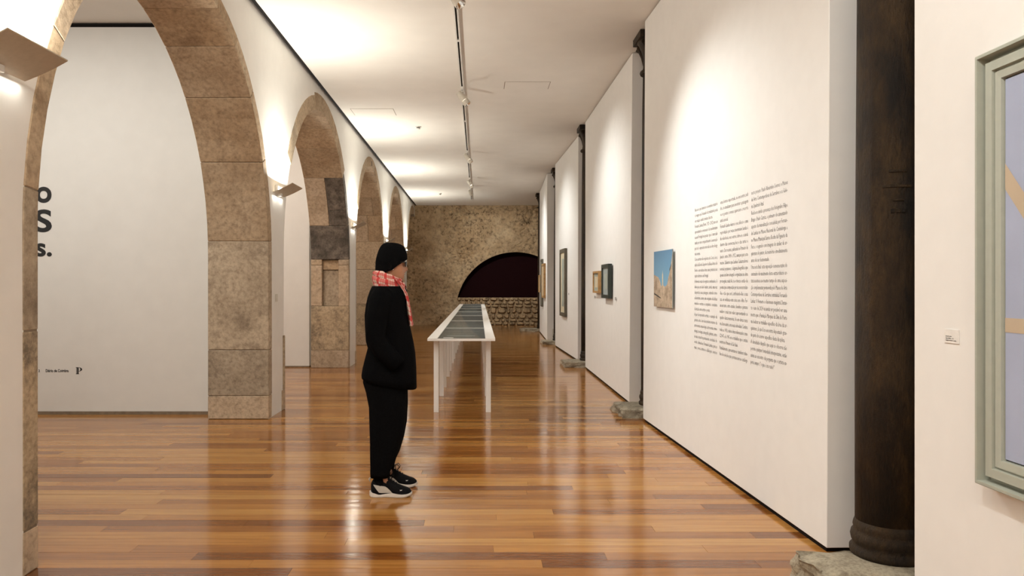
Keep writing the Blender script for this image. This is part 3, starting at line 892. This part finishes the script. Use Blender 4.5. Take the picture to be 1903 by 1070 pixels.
column('farthest iron column, against the rubble end wall', 22.85, .09, (1.30, 2.3, 22.6, 23.2))

# ------------------------------------------------------------------ wall sconces
def make_sconce(y0, label):
    t = thing('wall_sconce', label, 'wall lamp', (AX1, y0, 2.44), 0, 'folded plate sconces on the arcade piers')
    L_ = .47
    b = bmesh.new()
    # gently curved plate leaning out and up
    nseg = 10; top = []; bot = []
    rings = []
    for i in range(nseg+1):
        q = i/nseg; x = .012+q*.213; z = .015+.10*q+.006*(q-.5)**2*4-.006
        rings.append([Vector((x, -L_/2, z)), Vector((x, L_/2, z)), Vector((x, L_/2, z+.006)), Vector((x, -L_/2, z+.006))])
    loft(b, rings); obj('plate', b, M['plate'], t)
    box_obj('housing', .0, .035, -.11, .11, .03, .11, M['white_metal'], t, .004)
    b = bmesh.new(); add_box(b, .0, .05, -.02, .02, -.004, .03); obj('bracket', b, M['white_metal'], t)
    b = bmesh.new(); add_box(b, .036, .05, -.10, .10, .045, .085); obj('lamp_tube', b, M['bulb'], t)
    return t
SC_Y = [3.43, 8.32, 13.30, 18.0, 22.9]
labels = ['nearest wall sconce, cut by the left edge of the photo', 'wall sconce on the white pier after the first arch', 'wall sconce on the pier behind the person, before the third arch', 'wall sconce just above the black hat', 'farthest wall sconce, beside the rubble end wall']
s0 = None
for i, (yy, lb) in enumerate(zip(SC_Y, labels)):
    if i == 0: s0 = make_sconce(yy, lb)
    else:
        c = copy_tree(s0); c.location.y = yy; c['label'] = lb
for yy in [-1.4]+SC_Y:
    l = light('sconce_light', 'AREA', (AX1+.10, yy, 2.60), P_SCONCE_UP, WARM, (AX1+.02, yy, 4.2), size=.09)
    l.data.shape = 'RECTANGLE'; l.data.size = .06; l.data.size_y = .42
    l.rotation_euler = (0, radians(180+4), 0)
    l2 = light('sconce_light', 'AREA', (AX1+.035, yy, 2.438), P_SCONCE_DOWN, WARM, None, size=.02)
    l2.data.shape = 'RECTANGLE'; l2.data.size = .02; l2.data.size_y = .42

# ------------------------------------------------------------------ lighting track and spotlights
TX = -.23
tr = thing('lighting_track', 'white lighting track with black slot running down the ceiling', 'track', (TX, 0, CEIL))
for x0_, x1_ in ((-.026, -.010), (.010, .026)): box_obj('rail', x0_, x1_, -1.5, 24.3, -.032, -.0005, M['white_metal'], tr)
box_obj('slot', -.0095, .0095, -1.5, 24.3, -.014, -.001, M['black'], tr)
for yy in (8.42, 12.6, 16.8): box_obj('joint_cover', -.0095, .0095, yy-.03, yy+.03, -.031, -.0145, M['white_metal'], tr)
def make_spot(y, tgt, label):
    t = thing('track_spotlight', label, 'spotlight', (TX, y, CEIL-.033), 0, 'white spotlights on the ceiling track')
    b = bmesh.new(); add_box(b, -.018, .018, -.09, .09, -.028, 0); obj('adapter', b, M['white_metal'], t)
    b = bmesh.new(); add_lathe(b, [(.009, -.12), (.009, -.028)], 12); obj('stem', b, M['white_metal'], t, True)
    b = bmesh.new(); add_lathe(b, [(.004, -.135), (.018, -.13), (.018, -.112), (.010, -.108)], 16); obj('pivot', b, M['white_metal'], t)
    d = (Vector(tgt)-Vector((TX, y, CEIL-.17))).normalized()
    rot = d.to_track_quat('-Z', 'Y').to_matrix().to_4x4()
    piv = Matrix.Translation((0, 0, -.125)) @ rot
    b = bmesh.new(); add_lathe(b, [(.026, .085), (.040, .08), (.046, .04), (.050, -.06), (.051, -.062)], 28)
    add_lathe(b, [(.0475, -.066), (.053, -.066), (.053, -.135), (.050, -.135), (.0475, -.066)], 28, cap=False)
    b.transform(piv); obj('housing', b, M['taupe_metal'], t, False)
    b = bmesh.new(); add_lathe(b, [(.020, -.075), (.034, -.10), (.048, -.1345)], 28, cap=False); b.transform(piv); obj('reflector', b, M['chrome'], t, True)
    b = bmesh.new(); add_lathe(b, [(.024, -.079), (.024, -.074)], 20); b.transform(piv); obj('lens', b, M['lens'], t)
    lp = Vector((TX, y, CEIL-.033)) + (piv @ Vector((0, 0, -.14)))
    return t, lp
SP = [(6.75, (1.85, 5.5, 1.0), .80, 'nearest track spotlight, cut by the top of the photo'), (10.44, (1.85, 10.2, 1.3), .52, 'second track spotlight, aimed at the panel with two frames'), (15.4, (1.85, 15.4, 1.3), .5, 'third track spotlight from the photographer'),
      (19.3, (1.85, 20.2, 1.3), .6, 'fourth track spotlight from the photographer'), (21.2, (.9, 26.3, 2.0), 1.1, 'farthest track spotlight near the rubble wall')]
for y, tg, k, lb in SP:
    t, lp = make_spot(y, tg, lb)
    light('spot_light', 'SPOT', lp, P_SPOT*k, SPOT_W, tg, spot_size=radians(64 if y > 21 else 106 if y > 7 else 84), spot_blend=1.0, shadow_soft_size=.035)
# unseen fill spots added behind and above the lens, without housings
for y, tg, k in ((3.0, (1.85, 1.9, 1.3), .10), (1.0, (1.9, 4.8, 1.0), .40), (-.5, (-2.2, 3.5, .6), .13)):
    if k: light('spot_light', 'SPOT', (TX, y, 4.0), P_SPOT*k, SPOT_W, tg, spot_size=radians(115), spot_blend=1.0, shadow_soft_size=.035)

# smoke detectors
def detector(px, py, label):
    d = (CEIL-EYE)*FPX/(VY-py); x = (px-VX)*d/FPX
    t = thing('smoke_detector', label, 'smoke detector', (x, d, CEIL))
    b = bmesh.new(); add_lathe(b, [(.05, -.018), (.055, 0)], 24); obj('base', b, M['white_metal'], t)
    b = bmesh.new(); add_lathe(b, [(.018, -.055), (.038, -.045), (.040, -.034)], 24); obj('sensor_head', b, M['white_metal'], t)
    b = bmesh.new(); add_lathe(b, [(.030, -.036), (.030, -.016)], 16); obj('vent_ring', b, M['black'], t)
detector(777, 235, 'nearer of two small smoke detectors on the ceiling'); detector(818, 359, 'farther of two small smoke detectors on the ceiling')

# ------------------------------------------------------------------ row of display tables
M['bed'] = plain('slate_grey_display_bed', (.12, .125, .122), .6, nscale=5, namp=.12)
M['docs'] = plain('pale_document_paper', (.18, .187, .183), .7)
def glass_mat():
    m = bpy.data.materials.new('vitrine_glass'); m.use_nodes = True; nt = m.node_tree; nt.nodes.clear(); L = nt.links
    o = N(nt, 'ShaderNodeOutputMaterial'); mx = N(nt, 'ShaderNodeMixShader'); fr = N(nt, 'ShaderNodeValue'); fr.outputs[0].default_value = .12
    tr_ = N(nt, 'ShaderNodeBsdfTransparent'); tr_.inputs[0].default_value = (.95, .957, .95, 1)
    g = N(nt, 'ShaderNodeBsdfGlossy'); g.inputs['Roughness'].default_value = .03
    L.new(fr.outputs[0], mx.inputs[0]); L.new(tr_.outputs[0], mx.inputs[1]); L.new(g.outputs[0], mx.inputs[2]); L.new(mx.outputs[0], o.inputs[0])
    return m
M['glass'] = glass_mat()
TXC, TW, TH, TL = -.185, .735, .862, 1.995
def make_table(y0, label):
    t = thing('display_table', label, 'table', (TXC, y0, 0), 0, 'white display tables in one long row')
    b = bmesh.new(); hw = TW/2; x0_, x1_ = -.26, .262; e0, e1 = .004, TL-.004
    for q in ((-hw, x0_, 0, TL), (x1_, hw, 0, TL), (x0_, x1_, 0, e0), (x0_, x1_, e1, TL)): add_box(b, q[0], q[1], q[2], q[3], TH-.026, TH)
    bmesh.ops.remove_doubles(b, verts=b.verts[:], dist=1e-5)
    obj('tabletop', b, M['table'], t)
    box_obj('display_bed', x0_, x1_, e0, e1, TH-.026, TH-.012, M['bed'], t)
    box_obj('glass_cover', x0_+.002, x1_-.002, e0+.002, e1-.002, TH-.004, TH-.0005, M['glass'], t)
    rnd = random.Random(int(y0*100))
    for k_ in range(5):
        yy = .12+k_*.37; w_ = rnd.uniform(.14, .22)
        box_obj('document', -w_+rnd.uniform(-.02, .05), w_+rnd.uniform(-.03, .02), yy, yy+rnd.uniform(.16, .26), TH-.012, TH-.0105, M['docs'] if rnd.random() < .8 else M['mat_grey'], t)
    for lx in (-.292, .298):
        for ly in (.39, 1.59): box_obj('leg', lx-.028, lx+.028, ly-.028, ly+.028, 0, TH-.0265, M['table'], t, .002)
    return t
TLAB = ['nearest white display table with glass-covered grey bed', 'second white display table in the row, touching the nearest', 'third white display table from the near end of the row', 'middle of the seven white display tables in the row', 'third from the far end of the white display tables', 'next to last of the white display tables in the row', 'last white display table, nearest the dark arched recess']
for i in range(7):
    make_table(8.0+2.0*i, TLAB[i])
# small label slip on the first table
tag(box_obj('label_slip', -.20+TXC, -.09+TXC, 8.10, 8.16, TH+.0002, TH+.0012, M['cardwhite']), 'small white slip on the glass of the nearest table', 'label')

# ------------------------------------------------------------------ the visitor
S0 = 265.0; PD = 5.185; PX = (726-VX)/S0
person = thing('person', 'person in black coat, black beanie and red plaid scarf, reading the panel', 'person', (PX, PD, 0))
def lx(px): return (px-VX)/S0-PX
def lz(py): return EYE+(VY-py)/S0
M['skin'] = plain('skin', (.37, .18, .10), .5, nscale=25, namp=.08)
M['trouser'] = plain('black_trouser_cloth', (.004, .004, .0045), .95, nscale=90, namp=.3, bump=.1, spec=.03)
M['knit'] = plain('black_knit', (.004, .004, .0045), .95, nscale=160, namp=.4, bump=.3, spec=.03)
M['shoe_black'] = plain('black_shoe_mesh', (.005, .005, .006), .8, nscale=160, namp=.3, bump=.2, spec=.1)
M['shoe_white'] = plain('white_shoe_rubber', (.66, .62, .57), .6)
M['shoe_grey'] = plain('grey_white_shoe_stripe', (.48, .45, .40), .6)
M['lens_dark'] = plain('dark_glasses', (.01, .008, .008), .15)
def skin_body(edges, rad, root):
    me = bpy.data.meshes.new('sk'); pts = list(edges['p'].keys()); ix = {k: i for i, k in enumerate(pts)}
    me.from_pydata([edges['p'][k] for k in pts], [(ix[a], ix[b]) for a, b in edges['e']], [])
    o = bpy.data.objects.new('sk', me); COL.objects.link(o)
    md = o.modifiers.new('s', 'SKIN'); md.use_smooth_shade = True
    sd = me.skin_vertices[0].data
    for k in pts:
        sd[ix[k]].radius = rad[k]; sd[ix[k]].use_root = (k == root)
    ss = o.modifiers.new('u', 'SUBSURF'); ss.levels = 1; ss.render_levels = 1
    dg = bpy.context.evaluated_depsgraph_get(); dg.update()
    out = bpy.data.meshes.new_from_object(o.evaluated_get(dg))
    bpy.data.objects.remove(o); return out
pts = {'pel': (-.01, 0, .93), 'bel': (-.02, 0, 1.10), 'che': (-.03, 0, 1.28), 'nb': (-.025, 0, 1.42), 'nk': (-.005, 0, 1.50), 'hd': (.0, 0, 1.56)}
rad = {'pel': (.11, .14), 'bel': (.10, .13), 'che': (.10, .15), 'nb': (.06, .065), 'nk': (.053, .053), 'hd': (.05, .05)}
ed = [('pel', 'bel'), ('bel', 'che'), ('che', 'nb'), ('nb', 'nk'), ('nk', 'hd')]
for s, sg in (('r', -1), ('l', 1)):
    pts.update({'sh'+s: (-.035, sg*.16, 1.37), 'el'+s: (-.07, sg*.205, 1.10), 'wr'+s: (.06, sg*.175, .93), 'hn'+s: (.085, sg*.145, .885), 'hi'+s: (-.01, sg*.09, .87), 'kn'+s: (.0, sg*.115, .50), 'an'+s: (-.045, sg*.122, .12), 'to'+s: (.05, sg*.126, .042)})
    rad.update({'sh'+s: (.055, .055), 'el'+s: (.042, .042), 'wr'+s: (.03, .025), 'hn'+s: (.04, .018), 'hi'+s: (.085, .085), 'kn'+s: (.06, .06), 'an'+s: (.036, .036), 'to'+s: (.024, .018)})
    ed += [('nb', 'sh'+s), ('sh'+s, 'el'+s), ('el'+s, 'wr'+s), ('wr'+s, 'hn'+s), ('pel', 'hi'+s), ('hi'+s, 'kn'+s), ('kn'+s, 'an'+s), ('an'+s, 'to'+s)]
    # fingers, curled inside the coat pocket
    for q, (fx, fl) in enumerate(((-.5, .06), (-.17, .07), (.17, .066), (.5, .052))):
        a = 'f%d%s' % (q, s); b_ = 'g%d%s' % (q, s)
        pts[a] = (.092+fx*.045, sg*.138, .855+fx*.01); pts[b_] = (.10+fx*.05, sg*.128, .855-fl+.01)
        rad[a] = (.009, .009); rad[b_] = (.007, .007); ed += [('hn'+s, a), (a, b_)]
    pts['th'+s] = (.112, sg*.148, .892); pts['tj'+s] = (.125, sg*.14, .865); rad['th'+s] = (.011, .011); rad['tj'+s] = (.009, .009); ed += [('hn'+s, 'th'+s), ('th'+s, 'tj'+s)]
bodyme = skin_body({'p': pts, 'e': ed}, rad, 'pel')
# head: rings from the neck to the crown, face towards +x, then turned a little away
HB = 1.485
rows = [(-.03, .035, -.060, .050), (-.012, .050, -.064, .052), (.000, .074, -.068, .050), (.010, .086, -.071, .052), (.022, .089, -.074, .056), (.032, .087, -.077, .060), (.040, .092, -.080, .062), (.046, .089, -.082, .064), (.052, .093, -.084, .065), (.060, .090, -.087, .067), (.070, .091, -.090, .069), (.080, .090, -.094, .070), (.092, .088, -.098, .071), (.104, .085, -.101, .0725), (.116, .085, -.103, .0735), (.128, .090, -.104, .074), (.142, .092, -.104, .0745), (.160, .090, -.102, .0735), (.180, .082, -.096, .069), (.198, .068, -.084, .060), (.213, .046, -.064, .045), (.222, .018, -.038, .022)]
NR = 40
rings = []
for t_, xf, xb, hw in rows:
    r_ = []
    for i in range(NR):
        a = 2*pi*i/NR; c_, s_ = cos(a), sin(a)
        x = (xf if c_ > 0 else -xb)*abs(c_)**.92*(1 if c_ > 0 else -1)
        yv = hw*abs(s_)**.85*(1 if s_ > 0 else -1)
        if c_ > 0:   # nose, eye sockets, lips
            g = math.exp(-(yv/.013)**2)
            nose = max(0, 1-abs(t_-.072)/.018) if t_ < .072 else max(0, 1-(t_-.072)/.05)
            x += .026*g*nose
            ey = math.exp(-((abs(yv)-.032)/.014)**2)*math.exp(-((t_-.112)/.012)**2); x -= .010*ey
            lip = math.exp(-(yv/.022)**2)*(math.exp(-((t_-.052)/.004)**2)+math.exp(-((t_-.040)/.004)**2)-.8*math.exp(-((t_-.046)/.0025)**2)); x += .004*lip
        r_.append(Vector((x, yv, HB+t_)))
    rings.append(r_)
b = bmesh.new(); b.from_mesh(bodyme); bpy.data.meshes.remove(bodyme)
hb = bmesh.new(); loft(hb, rings)
for sg in (-1, 1):   # ears and eyes
    mt = Matrix.Translation((-.006, sg*.074, HB+.098)) @ Euler((0, radians(-12), sg*radians(14))).to_matrix().to_4x4() @ Matrix.Diagonal((.018, .008, .031, 1))
    bmesh.ops.create_uvsphere(hb, u_segments=14, v_segments=10, radius=1, matrix=mt)
    mt = Matrix.Translation((.072, sg*.031, HB+.112)) @ Matrix.Diagonal((.012, .012, .010, 1))
    bmesh.ops.create_uvsphere(hb, u_segments=12, v_segments=8, radius=1, matrix=mt)
YAW = radians(12)
HM = Matrix.Translation((.004, 0, 0)) @ Matrix.Translation((0, 0, HB)) @ Euler((0, radians(3), YAW)).to_matrix().to_4x4() @ Matrix.Translation((0, 0, -HB))
hb.transform(HM)
tmp = bpy.data.meshes.new('h'); hb.to_mesh(tmp); hb.free(); b.from_mesh(tmp); bpy.data.meshes.remove(tmp)
obj('body', b, M['skin'], person, True)
# glasses and earring
b = bmesh.new()
for sg in (-1, 1):
    mt = Matrix.Translation((.094, sg*.032, HB+.110)) @ Euler((0, radians(8), sg*radians(16))).to_matrix().to_4x4() @ Matrix.Diagonal((.006, .025, .020, 1))
    bmesh.ops.create_uvsphere(b, u_segments=18, v_segments=12, radius=1, matrix=mt)
    add_tube(b, [(.092, sg*.055, HB+.122), (.07, sg*.073, HB+.122), (.0, sg*.082, HB+.116), (-.02, sg*.08, HB+.10)], .0035, 8)
add_tube(b, [(.098, -.012, HB+.114), (.102, 0, HB+.117), (.098, .012, HB+.114)], .003, 8)
b.transform(HM); obj('glasses', b, M['lens_dark'], person, True)
b = bmesh.new(); bmesh.ops.create_uvsphere(b, u_segments=10, v_segments=8, radius=.006, matrix=HM @ Matrix.Translation((.0, -.081, HB+.066))); obj('earring', b, M['chrome'], person, True)
# beanie: a cap whose rim slants from the forehead to the nape
b = bmesh.new(); rings = []
HC = Vector((-.006, 0, HB+.115))
ncol, nrow = 40, 16
for j in range(nrow+1):
    r_ = []
    for i in range(ncol):
        a = 2*pi*i/ncol
        c_, s_ = cos(a), sin(a)
        zr = HB+.152 if c_ > .93 else None
        rim = HB+.078+.060*c_-.016*(1-abs(c_)) + (.008 if c_ > 0 else -.015*c_*c_*.6)
        rx = .113 if c_ > 0 else .117
        z0 = rim; top = HB+.256
        q = j/nrow
        ph = (pi/2)*q
        zz = z0+(top-z0)*sin(ph)**1.05
        kk = cos(ph)**.56 if q < 1 else 0.0
        kx = max(kk, 0.012)
        low_in = 1-.10*max(0, 1-q*3.2)*max(.2, min(1, -c_*1.3))
        wob = 1+.010*noise.noise(Vector((c_*3, s_*3, zz*18)))
        r_.append(Vector((HC.x+rx*c_*kx*low_in*wob-.010*(1 if True else 0)*(1-kx), .0935*s_*kx*low_in*wob, zz)))
    rings.append(r_)
loft(b, rings, cap=True)
b.transform(HM); obj('beanie', b, M['knit'], person, True)

# scarf: plaid cloth wound round the neck with one end hanging in front
def plaid():
    m, nt, p = new_mat('red_white_plaid'); L = nt.links
    uv = N(nt, 'ShaderNodeUVMap'); sp = N(nt, 'ShaderNodeSeparateXYZ'); L.new(uv.outputs[0], sp.inputs[0])
    def stripe(o, freq, duty):
        a = N(nt, 'ShaderNodeMath', operation='MULTIPLY'); a.inputs[1].default_value = freq; L.new(o, a.inputs[0])
        f_ = N(nt, 'ShaderNodeMath', operation='FRACT'); L.new(a.outputs[0], f_.inputs[0])
        g = N(nt, 'ShaderNodeMath', operation='LESS_THAN'); g.inputs[1].default_value = duty; L.new(f_.outputs[0], g.inputs[0]); return g.outputs[0]
    s1 = stripe(sp.outputs[0], 1.0, .30); s2 = stripe(sp.outputs[1], 1.0, .36); s3 = stripe(sp.outputs[0], 4.0, .22)
    c = mixc(nt, s3, (.70, .52, .44), (.64, .24, .20))
    c = mixc(nt, s1, c, (.54, .10, .09))
    half = N(nt, 'ShaderNodeMath', operation='MULTIPLY'); half.inputs[1].default_value = .7; L.new(s2, half.inputs[0])
    c = mixc(nt, half.outputs[0], c, (.45, .03, .03))
    L.new(c, p.inputs['Base Color']); p.inputs['Roughness'].default_value = .95; p.inputs['Specular IOR Level'].default_value = .1
    return m
M['plaid'] = plaid()
def uv_loft(name, rings, m, parent, us, vs, close=True):
    n = len(rings[0]); v_, f_, uvs = [], [], []
    for r_ in rings: v_ += r_
    for i in range(len(rings)-1):
        for k_ in range(n if close else n-1):
            a, b2 = i*n+k_, i*n+(k_+1) % n
            f_.append((a, b2, b2+n, a+n)); uvs += [(us[i], vs*k_/n), (us[i], vs*(k_+1)/n), (us[i+1], vs*(k_+1)/n), (us[i+1], vs*k_/n)]
    o = pyd(name, v_, f_, m, parent, True)
    ul = o.data.uv_layers.new(name='UVMap')
    for i, q in enumerate(uvs): ul.data[i].uv = q
    return o
def scarf_loop(cx, cz, rx, ry, tx, tz, tilt, seed, turns=1.0, ph=0):
    rings, us = [], []; nn = 56
    for i in range(nn+1):
        a = ph+2*pi*turns*i/nn
        c0 = Vector((cx+rx*cos(a), ry*sin(a), cz+tilt*cos(a)+.010*noise.noise(Vector((cos(a)*2, sin(a)*2, seed)))))
        out_ = Vector((cos(a), sin(a), 0)); r_ = []
        for k_ in range(20):
            b2 = 2*pi*k_/20
            fold = 1+.17*noise.noise(Vector((cos(a)*1.6+seed, sin(a)*1.6, b2*.9)))+.12*sin(b2*4+a*1.5+seed)
            r_.append(c0+out_*tx*cos(b2)*fold+Vector((0, 0, tz*sin(b2)*fold)))
        rings.append(r_); us.append(i/nn*2*pi*.13/.075)
    return uv_loft('scarf', rings, M['plaid'], sc, us, 3.0)
sc = None
sc_e = bpy.data.objects.new('scarf', None); COL.objects.link(sc_e); sc_e.parent = person; sc = sc_e
sl = scarf_loop(-.012, lz(527), .085, .088, .034, .042, -.030, 1.0); sl.name = 'scarf_wrap'
sl = scarf_loop(-.002, lz(536), .088, .100, .030, .030, -.042, 4.7); sl.name = 'scarf_wrap'
sl = scarf_loop(-.022, lz(516), .074, .078, .030, .030, -.030, 8.1); sl.name = 'scarf_wrap'
rings, us = [], []
path = [(lx(738), -.085, lz(520)), (lx(748), -.078, lz(532)), (lx(755), -.060, lz(545)), (lx(759), -.045, lz(560)), (lx(762), -.035, lz(578)), (lx(764), -.03, lz(594)), (lx(765), -.028, lz(604))]
for i, p_ in enumerate(path):
    wv = [.030, .034, .036, .038, .040, .036, .030][i]; r_ = []
    for k_ in range(14):
        b2 = 2*pi*k_/14
        r_.append(Vector(p_)+Vector((.012*cos(b2)*(1+.3*sin(b2*3+i)), wv*sin(b2), .006*sin(b2*2))))
    rings.append(r_); us.append(i*.45)
uv_loft('scarf_end', rings, M['plaid'], sc, us, 2.4)

# coat, with a slanting hem, sleeves ending in the pockets
def ell(cx, a, w_, z, n=36, p_=.8, hem=0.0, cy=0.0, seed=0.0, wob=.006):
    r_ = []
    for i in range(n):
        t_ = 2*pi*i/n; c_, s_ = cos(t_), sin(t_)
        x = cx+a*abs(c_)**p_*(1 if c_ > 0 else -1); yv = cy+w_*abs(s_)**p_*(1 if s_ > 0 else -1)
        nz_ = noise.noise(Vector((x*6, yv*6, z*5+seed)))*wob
        r_.append(Vector((x+c_*nz_, yv+s_*nz_, z-hem*(c_*.5+.5))))
    return r_
prof = [(533, 700, 745, .085, 0), (531.5, 692, 752, .13, 0), (540, 688, 756.5, .175, 0), (551, 684, 757, .205, 0), (566, 681, 756, .222, 0), (585, 679, 757, .225, 0), (607, 680, 762, .216, 0), (632, 681.5, 768, .208, 0), (645, 685, 770, .206, 0), (657, 681.5, 771.5, .212, 0), (682, 675, 773, .228, .005), (695, 673.5, 773.5, .235, .03), (699, 674, 774, .237, .082)]
b = bmesh.new(); rings = []
for py, xb_, xf_, w_, hem in prof:
    a_, c_ = lx(xb_), lx(xf_); rings.append(ell((a_+c_)/2, (c_-a_)/2, w_, lz(py), hem=hem))
rings = [rings[1]] + rings[2:]
inner = [Vector(((p_.x-.04)*.93+.04, p_.y*.93, p_.z+.004)) for p_ in rings[-1]]
inner2 = [Vector(((p_.x-.04)*.9+.04, p_.y*.9, p_.z+.10)) for p_ in rings[-1]]
loft(b, rings+[inner, inner2], cap=True)
coat = obj('coat', b, M['coat'], person, True)
b = bmesh.new()
coll = []
for z_, k_ in ((lz(541), 1.0), (lz(528), .98)):
    coll.append(ell(.0, .10*k_, .115*k_, z_, 28, 1.0, wob=.002))
add_box(b, lx(742), lx(757.5), -.09, -.02, lz(566), lz(544)); 
bmesh.ops.bevel(b, geom=b.edges[:], offset=.006, segments=2, affect='EDGES')
obj('collar', b, M['coat'], coat)
for sg in (-1, 1):
    b = bmesh.new()
    add_tube(b, [(-.035, sg*.165, 1.405), (-.045, sg*.205, 1.34), (-.062, sg*.228, 1.22), (-.072, sg*.236, 1.10), (-.03, sg*.240, 1.02), (.035, sg*.238, .95), (.075, sg*.232, .905)], [.062, .076, .074, .068, .066, .060, .056], 16)
    obj('sleeve', b, M['coat'], coat, True)
# trousers
LEG = [(690, 680, 757, .125), (706, 679, 757, .12), (725, 685, 757, .112), (751, 690.5, 757, .105), (786, 691.5, 755, .098), (816, 692, 748.5, .092), (844, 693, 740, .084), (858, 693.5, 733, .076), (870, 693, 729, .070), (878, 693.5, 728, .068)]
b = bmesh.new()
for sg, off in ((-1, 0), (1, .012)):
    rings = []
    for i, (py, xb_, xf_, w_) in enumerate(LEG):
        a_, c_ = lx(xb_)+off*(i/9), lx(xf_)+off*(i/9)
        if sg > 0: c_ -= .006; a_ += .004
        z_ = lz(py) if i < 8 else lz(py)+.004
        rings.append(ell((a_+c_)/2, (c_-a_)/2, w_*.98, z_-.0, 26, .92, cy=sg*(.095+.027*i/9), seed=sg*5, wob=.007))
    rings.append([Vector((p_.x*.9-.006, (p_.y-sg*.122)*.9+sg*.122, p_.z+.02)) for p_ in rings[-1]])
    loft(b, rings)
obj('trousers', b, M['trouser'], person, True)

for sg, off in ((-1, -.0), (1, .014)):
    b = bmesh.new(); add_tube(b, [(-.062+off, sg*.122, .20), (-.060+off, sg*.123, .10), (-.045+off, sg*.124, .05)], [.045, .040, .036], 16)
    obj('sock', b, M['knit'], person, True)
# sneakers
def make_shoe(y, x0, lbl_side):
    t = bpy.data.objects.new('sneaker', None); COL.objects.link(t); t.parent = person; t.location = (x0, y, 0)
    Ls = .292
    # sole: outline widths along the length, raised toe
    N_ = 22
    def half(q): return .034+.013*sin(min(1, q/.25)*pi/2)-.010*math.exp(-((q-.42)/.16)**2)+.006*math.exp(-((q-.72)/.15)**2)
    def endk(q): return sqrt(max(0, 1-max(0, (.10-q)/.10)**2))*sqrt(max(0.0, 1-max(0, (q-.84)/.16)**2))
    def zb(q): return .018*max(0, (q-.78)/.22)**1.6+.006*max(0, (.06-q)/.06)
    def zs(q): return .024+.010*max(0, (.28-q)/.28)+.008*max(0, 1-abs(q-.55)/.2)-.005*max(0, 1-abs(q-.24)/.1)+zb(q)*.55-.004*max(0, (q-.8)/.2)
    b = bmesh.new(); rings = []
    for i in range(N_+1):
        q = i/N_; k_ = max(.12, endk(q)); h_ = half(q)*k_; x = q*Ls
        rings.append([Vector((x, -h_*.94, zb(q))), Vector((x, -h_*1.07, zb(q)+.008)), Vector((x, -h_*1.04, zs(q))), Vector((x, h_*1.04, zs(q))), Vector((x, h_*1.07, zb(q)+.008)), Vector((x, h_*.94, zb(q)))])
    loft(b, rings); obj('sole', b, M['shoe_white'], t)
    def topz(q):
        P_t = [(0, .085), (.03, .112), (.12, .122), (.30, .130), (.42, .128), (.52, .110), (.65, .086), (.8, .068), (.92, .058), (1, .042)]
        for (a, za_), (c, zc) in zip(P_t, P_t[1:]):
            if a <= q <= c: return za_+(zc-za_)*(q-a)/(c-a)
        return .036
    b = bmesh.new(); rings = []
    for i in range(N_+1):
        q = i/N_; k_ = max(.10, endk(q)); h_ = half(q)*k_*.985; x = .006+q*(Ls-.012); z0_, z1_ = zs(q)-.006, topz(q)
        r_ = []
        for a in range(13):
            u_ = pi*a/12
            sq = abs(cos(u_))**.7*(1 if cos(u_) > 0 else -1)
            r_.append(Vector((x+(.004 if q < .1 else 0), h_*sq*(1-.12*sin(u_)), z0_+(z1_-z0_)*sin(u_)**.75)))
        rings.append(r_)
    loft(b, rings); up = obj('upper', b, M['shoe_black'], t, True)
    # side stripe sweeping from heel to midsole, both sides
    for sg in (-1, 1):
        b = bmesh.new(); top_, bot_ = [], []
        for i in range(13):
            u_ = i/12
            qa = .085+.46*u_; za = .088-.020*u_-.032*max(0, (u_-.62)/.38)**1.3
            qb = .085+.22*u_**1.0 if u_ < .7 else .239+(.57-.239)*(u_-.7)/.3; zbb = .088-.055*min(1, u_/.7)**.9-.004*max(0, u_-.7)
            top_.append((qa, za)); bot_.append((qb, zbb))
        def sidey(q, z):
            h_ = half(q)*max(.1, endk(q))*.985; z0_, z1_ = zs(q)-.006, topz(q)
            s_ = min(.98, max(0, (z-z0_)/(z1_-z0_)))**(1/.75); u_ = math.asin(s_); return sg*(h_*cos(u_)**.7*(1-.12*sin(u_))+.0022)
        vs = []
        for (qa, za), (qb, zb2) in zip(top_, bot_):
            row_ = []
            for k_ in range(4):
                q = qa+(qb-qa)*k_/3; z_ = za+(zb2-za)*k_/3
                row_.append(b.verts.new((.006+q*(Ls-.012), sidey(q, z_), z_)))
            vs.append(row_)
        for r1, r2 in zip(vs, vs[1:]):
            for k_ in range(3): b.faces.new((r1[k_], r1[k_+1], r2[k_+1], r2[k_]))
        obj('side_stripe', b, M['shoe_grey'], t, True)
        # small pale leaping mark near the toe
        b = bmesh.new()
        pts_ = [(.735, .056), (.75, .054), (.775, .0535), (.79, .056), (.788, .051), (.775, .0495), (.755, .050), (.74, .048), (.744, .052)]
        fc = [b.verts.new((.006+q*(Ls-.012), sidey(q, z_)+sg*.0012, z_)) for q, z_ in pts_]; b.faces.new(fc); obj('emblem', b, M['shoe_white'], t)
    b = bmesh.new()
    add_tube(b, [(.004, 0, .10), (-.004, 0, .116), (.004, 0, .126), (.014, 0, .118)], .004, 8); obj('heel_tab', b, M['shoe_grey'], t, True)
    b = bmesh.new()
    for k_ in range(4):
        q = .45+.055*k_; z_ = topz(q)
        add_tube(b, [(q*Ls, -.024, z_-.008), (q*Ls+.006, 0, z_+.003), (q*Ls, .024, z_-.008)], .003, 6)
    for sg in (-1, 1):
        add_tube(b, [(.46*Ls, 0, .125), (.45*Ls, sg*.012, .152), (.52*Ls, sg*.026, .160), (.57*Ls, sg*.022, .140), (.50*Ls, sg*.004, .118)], .0026, 6)
    obj('laces', b, M['shoe_black'], t, True)
    return t
make_shoe(-.122, lx(691.0)+.002, 0)
make_shoe(.128, lx(691.0)+.018, 1)
